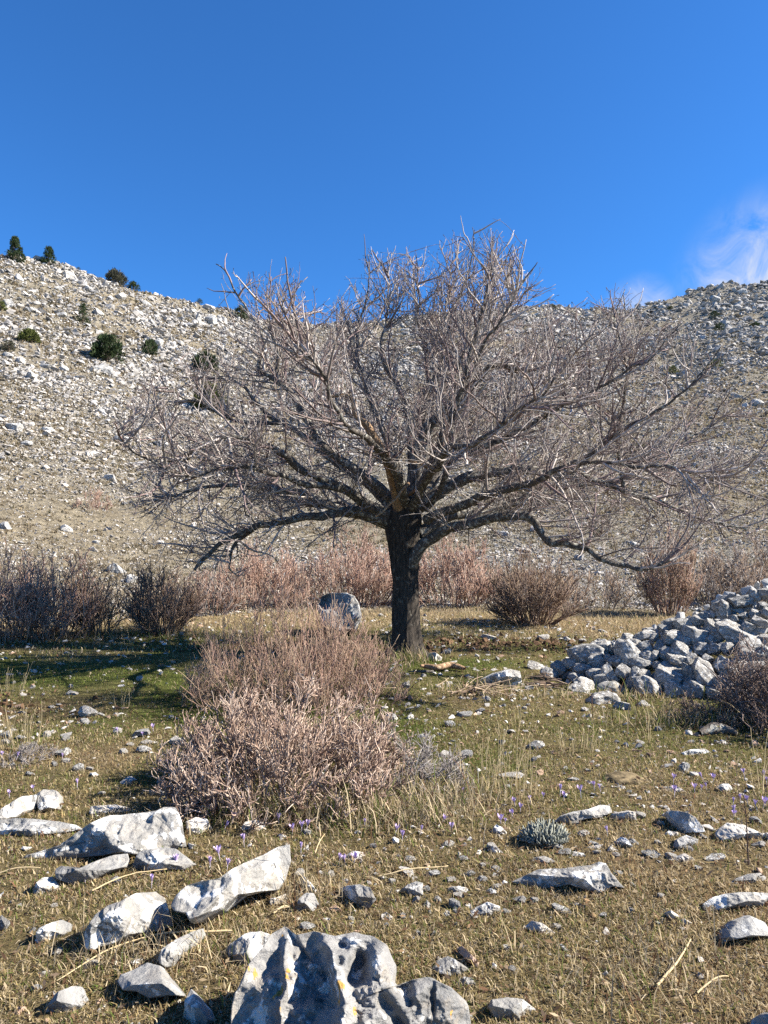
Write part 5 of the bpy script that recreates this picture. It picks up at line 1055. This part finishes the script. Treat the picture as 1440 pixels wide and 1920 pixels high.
def stick(label, pts, r0, seed, col, name='dry_stalk', cat='dry stalk', lift=.02, group=None, sides=6):
    r = np.random.default_rng(seed); P = np.array([hit(x, y) for x, y in pts]); P[:, 2] += lift; Q = spline(P, 24) if len(P) > 2 else np.linspace(P[0], P[1], 24)
    Q[:, 2] = gh(Q[:, 0], Q[:, 1]) + lift + .01 * np.sin(np.linspace(0, 3.1, 24)); Q += (fbm(Q * 9, 3, seed) * r0 * 2)[:, None]
    V, fs = tubes(Q[None], np.linspace(r0, r0 * .5, 24)[None], sides); o = Q[0].copy()
    tag(link(name, mesh_np(name, V - o, fs, np.tile(np.array(col), (len(V), 1)) * r.uniform(.85, 1.15, (len(V), 1)), True, M_STICK), tuple(o)), label, cat, group)
ST = (.46, .36, .21)
stick('long straight pale stalk lying between the pyramid rock and domed lichen rock', [(435, 1757), (310, 1805), (207, 1792), (105, 1850)][0:1] + [(370, 1760), (290, 1770), (205, 1795), (108, 1850)], .0045, 1, ST)
stick('thin pale stalk running right above the domed lichen rock', [(172, 1680), (240, 1655), (312, 1640)], .0035, 2, ST)
stick('pale stalk lying across the lower right turf', [(1232, 1862), (1270, 1820), (1295, 1775)], .005, 3, ST)
stick('short pale stalk lying right of the corner turf', [(1308, 1873), (1340, 1855), (1366, 1843)], .0035, 4, ST)
stick('long thin straw lying behind the ribbed grey rock', [(712, 1652), (760, 1645), (840, 1632)], .0035, 5, ST)
stick('straw lying left of the squat two-tone stone', [(512, 1725), (530, 1715), (545, 1708)], .0045, 6, ST)
stick('bent straw leaning by the tip of the long white ridge', [(590, 1622), (600, 1600), (610, 1582)], .003, 7, ST, lift=.05)
stick('straw lying left of the angular grey stone', [(0, 1645), (40, 1640), (75, 1638)], .0035, 8, ST)
# thin dark upright stalk on the right
def upright(label, px, py, h, seed, r0=.004, col=(.10, .065, .05)):
    r = np.random.default_rng(seed); G = hit(px, py); p = grow(np.array([[0, 0, -.01]]), np.array([[.02, 0, 1.]]), np.array([h]), 12, .02, np.array([0, 0, .02]), r)
    q2, d2, _, _ = spawn(p, 5, .45, (.3, .6), r, .2); p2 = grow(q2, d2, r.uniform(.03, .09, 5), 5, .08, np.array([0, 0, .05]), r)
    V1, f1 = tubes(p, np.linspace(r0, r0 * .5, 12)[None], 5); V2, f2 = tubes(p2, np.tile(np.linspace(r0 * .5, r0 * .3, 5), (5, 1)), 4)
    V, Fc, C = merge([(V1, f1, np.array([col])), (V2, f2, np.array([col]))]); tag(link('dead_stalk', mesh_np('dead_stalk', V, Fc, C, True, M_STICK), tuple(G)), label, 'dead stalk')
upright('thin dark dead stalk standing near the right edge beside the broad white rock', 1403, 1622, .33, 1)
upright('thin brown stalk standing among crocuses at the right edge', 1385, 1500, .25, 2, .003, (.25, .18, .11))

# dead wood by the tree
def deadwood(name, label, cat, pts, rads, seed, mat, sides=14):
    P = np.array([np.append(hit(x, y)[:2], 0) for x, y, _ in pts]); P[:, 2] = gh(P[:, 0], P[:, 1]) + np.array([p[2] for p in pts]); o = P[0].copy()
    path = spline(np.hstack([P, np.array(rads)[:, None]]), 40); V, fs = thick_tube(path[:, :3], path[:, 3], sides, seed, .25, .15, o)
    ob = link(name, mesh_np(name, V, fs, None, True, mat), tuple(o)); tag(ob, label, cat); return ob
deadwood('log', 'short rotten log with a peeled tan end in front of the trunk', 'log', [(872, 1260, .04), (845, 1257, .06), (820, 1260, .05), (798, 1257, .05), (788, 1258, .06)], [.02, .042, .038, .028, .015], 3, M_DEAD)
LAND.append((830, 1258, 'the rotten log'))
deadwood('branch', 'thin fallen branch lying left of the rotten log', 'branch', [(812, 1262, .02), (785, 1264, .03), (765, 1262, .02)], [.016, .012, .006], 4, M_LIMB, 8)
deadwood('log', 'earthy brown chunk of rotten wood before the rock heap at far right', 'log', [(1312, 1380, .02), (1335, 1375, .03), (1360, 1375, .03), (1382, 1380, .02)], [.02, .045, .04, .015], 5, M_LIMB)
def brush(label, px, py, w, n, seed, landm, head):
    r = np.random.default_rng(seed); G = hit(px, py); s = np.stack([r.normal(0, w * .2, n), r.normal(0, w * .2, n), np.abs(r.normal(.02, .05, n))], -1)
    a = head + r.normal(0, .45, n); d = np.stack([np.cos(a), np.sin(a), r.normal(.12, .15, n)], -1); p = grow(s, d, w * r.uniform(.3, .9, n), 7, .09, np.array([0, 0, -.03]), r); p[..., 2] = np.maximum(p[..., 2], .005)
    V, fs = tubes(p, np.tile(np.linspace(.007, .003, 7), (n, 1)), 4); c = np.array([(.24, .18, .13), (.34, .26, .18), (.17, .12, .09)])[r.integers(0, 3, n)]
    tag(link('brushwood', mesh_np('brushwood', V, fs, np.repeat(c, 28, 0), True, M_STICK), tuple(G)), label, 'brushwood'); LAND.append((px, py, landm))
brush('scattered cut brushwood lying left of the grey-white boulder', 880, 1302, .6, 40, 1, 'the brushwood', .7)
brush('small heap of dry sticks at the left tip of the rock heap', 1040, 1288, .45, 34, 2, 'the stick heap', 2.6)
# molehill
def hump(label, px, py, w, h, seed):
    G = hit(px, py); V = ICO3[0].copy(); V = V * (1 + .25 * fbm(V * 2.5 + seed, 4, seed))[:, None] * np.array([w / 2, w / 2.4, h]); c = np.array([.15, .115, .065]) * (1 + 1.3 * fbm(V * 40, 3, seed))[:, None]
    tag(link('molehill', mesh_np('molehill', V, [ICO3[1]], c, True, M_PEBBLE), tuple(G)), label, 'molehill')
hump('low brown hump of earth in green turf at middle right', 1172, 1462, .26, .035, 3)

# crocuses
def crocus_mesh(seed):
    r = np.random.default_rng(seed); parts = []; tilt = r.normal(0, .15, 2)
    st = np.array([[[0, 0, -.005], [tilt[0] * .01, tilt[1] * .01, .02], [tilt[0] * .03, tilt[1] * .03, .045]]]); V, fs = tubes(st, np.array([[.0016, .0015, .0018]]), 5); parts.append((V, fs, np.array([[.55, .48, .56]])))
    top = st[0, -1]; op = r.uniform(.25, .75)
    for k in range(6):
        a = k * 1.047 + r.normal(0, .1); u = np.array([math.cos(a), math.sin(a), 0]); s = np.array([-math.sin(a), math.cos(a), 0]); L = .034 * r.uniform(.9, 1.1)
        rows = []
        for t, wd in ((0, .2), (.3, .75), (.6, 1.), (.85, .7), (1, .08)):
            c = top + u * (.002 + L * op * (t ** 1.3) * .7) + np.array([0, 0, 1]) * L * t; wv = .0065 * wd
            rows += [c - s * wv, c + u * wv * .35, c + s * wv]
        V = np.array(rows); q = []
        for i in range(4):
            for j in range(2): q.append([i * 3 + j, i * 3 + j + 1, (i + 1) * 3 + j + 1, (i + 1) * 3 + j])
        parts.append((V, [np.array(q)], np.array([[.44, .34, .56]]) * r.uniform(.85, 1.25)))
    for k in range(4):
        a = r.uniform(0, 6.28); p = grow(np.array([[0, 0, 0.]]), np.array([[math.cos(a) * .5, math.sin(a) * .5, 1.]]), np.array([.05]), 4, .1, np.array([0, 0, -.15]), r); V, fs = tubes(p, np.array([[.0012, .0012, .001, .0004]]), 3); parts.append((V, fs, np.array([[.06, .10, .035]])))
    V, Fc, C = merge(parts); return mesh_np('crocus', V, Fc, C, True, M_LEAF)
CM = [crocus_mesh(i) for i in range(6)]
CROC = [(233, 1588), (284, 1659), (160, 1654), (280, 1545), (434, 1544), (458, 1583), (418, 1554), (394, 1626), (425, 1630), (335, 1627), (413, 1610), (574, 1518), (580, 1514), (600, 1522), (523, 1545), (548, 1560), (565, 1558), (573, 1556), (564, 1597), (635, 1617), (649, 1619), (663, 1616), (740, 1562), (754, 1574), (788, 1563), (684, 1546), (827, 1540), (845, 1562), (940, 1547), (946, 1544), (500, 1480), (505, 1503), (742, 1483), (869, 1490), (64, 1479), (18, 1492), (117, 1420), (30, 1422), (3, 1418), (295, 1436), (318, 1436), (350, 1428), (350, 1378), (145, 1475), (1018, 1495), (1057, 1498), (1090, 1491), (1115, 1477), (1127, 1482), (1140, 1564), (1262, 1466), (1264, 1491), (1303, 1483), (1315, 1480), (1325, 1477), (1322, 1461), (1338, 1464), (1397, 1455), (1375, 1529), (1378, 1527), (1374, 1508), (1388, 1502), (1402, 1506), (1420, 1515), (1430, 1512), (1437, 1510), (1431, 1460), (1438, 1468), (967, 1510), (963, 1528), (975, 1520), (995, 1505), (1050, 1488), (220, 1372), (288, 1368), (270, 1378)]
for i, (x, y) in enumerate(CROC):
    G = hit(x, y + 7); r = np.random.default_rng(i); o = link('crocus', CM[i % 6], tuple(G)); s = r.uniform(.6, 1.0); o.scale = (s, s, s); o.rotation_euler = (r.normal(0, .15), r.normal(0, .15), r.uniform(0, 6.28))
    MINOR.append((o, x, y, 'purple crocus flower', 'purple crocuses in the turf', 'crocus'))

# ------------------------------------------------------------------ labels of the lesser things from what stands nearest
L_ = np.array([(a, b) for a, b, _ in LAND]); seen = {}
ORD = ['', 'second', 'third', 'fourth', 'fifth', 'sixth', 'seventh', 'eighth', 'ninth', 'tenth', 'eleventh', 'twelfth']
rec = []
for o, x, y, head, grp, cat in MINOR:
    d = np.hypot((L_[:, 0] - x), (L_[:, 1] - y) * 1.6); k = int(np.argmin(d)); dx, dy = x - L_[k, 0], (y - L_[k, 1]) * 1.6
    if abs(dx) > abs(dy): w = 'left of' if dx < 0 else 'right of'
    else: w = ('above' if y < 1030 else 'behind') if dy < 0 else ('below' if y < 1030 else 'in front of')
    if 'rock heap' in head and abs(dx) > 0: pass
    rec.append((f"{head}", w, LAND[k][2], float(d[k]), o, grp, cat, x, y))
by = {}
for q in rec: by.setdefault((q[0], q[1], q[2]), []).append(q)
for (head, w, lm), lst in by.items():
    lst.sort(key=lambda q: q[3])
    for i, q in enumerate(lst):
        if 'rock heap' in head: pass
        far = '' if len(lst) == 1 else 'nearest ' if i == 0 else ORD[i] + ' nearest ' if i < len(ORD) else 'farther '
        tag(q[4], f"{far}{head} {w} {lm}", q[6], q[5])

# ------------------------------------------------------------------ light, sky
AZ, EL = math.radians(-1), math.radians(36)     # sun to the right of the tree
sv = Vector((math.cos(EL) * math.cos(AZ), math.cos(EL) * math.sin(AZ), math.sin(EL)))
sd_ = bpy.data.lights.new('sun', 'SUN'); sd_.energy = 5.0; sd_.angle = math.radians(.53); sd_.color = (1, .93, .82)
so = bpy.data.objects.new('sun', sd_); COL.objects.link(so); so.rotation_euler = (-sv).to_track_quat('-Z', 'Y').to_euler(); so.location = (20, 5, 20)
w = bpy.data.worlds.new('World'); scene.world = w; w.use_nodes = True; nt = w.node_tree; bg = nt.nodes['Background']
sky = nt.nodes.new('ShaderNodeTexSky'); sky.sky_type = 'NISHITA'; sky.sun_disc = False; sky.sun_elevation = EL; sky.sun_rotation = math.atan2(sv.x, sv.y)
sky.altitude = 900; sky.air_density = 1.0; sky.dust_density = .2; sky.ozone_density = 2.5
tint = mix(nt, 1., sky.outputs[0], (.36, .90, 1.47), 'MULTIPLY')
tc = nt.nodes.new('ShaderNodeTexCoord')
def dmask(px, py, rin, rout):
    d = ray(px, py); d = d / np.linalg.norm(d)
    vd = nt.nodes.new('ShaderNodeVectorMath'); vd.operation = 'DISTANCE'; nt.links.new(tc.outputs['Generated'], vd.inputs[0]); vd.inputs[1].default_value = tuple(d)
    mr = nt.nodes.new('ShaderNodeMapRange'); mr.interpolation_type = 'SMOOTHSTEP'; nt.links.new(vd.outputs['Value'], mr.inputs[0]); mr.inputs[1].default_value = rin; mr.inputs[2].default_value = rout; mr.inputs[3].default_value = 1; mr.inputs[4].default_value = 0
    return mr.outputs[0]
def math_(op, a, b):
    n = nt.nodes.new('ShaderNodeMath'); n.operation = op
    for s, v in ((n.inputs[0], a), (n.inputs[1], b)):
        if isinstance(v, (int, float)): s.default_value = v
        else: nt.links.new(v, s)
    return n.outputs[0]
cn = noise(nt, tc.outputs['Generated'], 19, 8, .62, .8)
m1 = math_('MAXIMUM', dmask(1480, 560, .0, .15), math_('MULTIPLY', dmask(1205, 585, .0, .055), .75))
cl = math_('MULTIPLY', m1, math_('ADD', math_('MULTIPLY', cn, 4.4), -1.35))
cl = math_('MAXIMUM', cl, 0.)
cl = math_('MINIMUM', cl, .85)
c = mix(nt, cl, tint, (5.5, 5.65, 5.9))
nt.links.new(c, bg.inputs['Color']); bg.inputs['Strength'].default_value = .05
scene.view_settings.view_transform = 'Standard'; scene.view_settings.look = 'None'; scene.view_settings.exposure = 1.6; scene.view_settings.gamma = 1
scene.cycles.max_bounces = 5; scene.cycles.diffuse_bounces = 3; scene.cycles.transmission_bounces = 3; scene.cycles.use_denoising = False
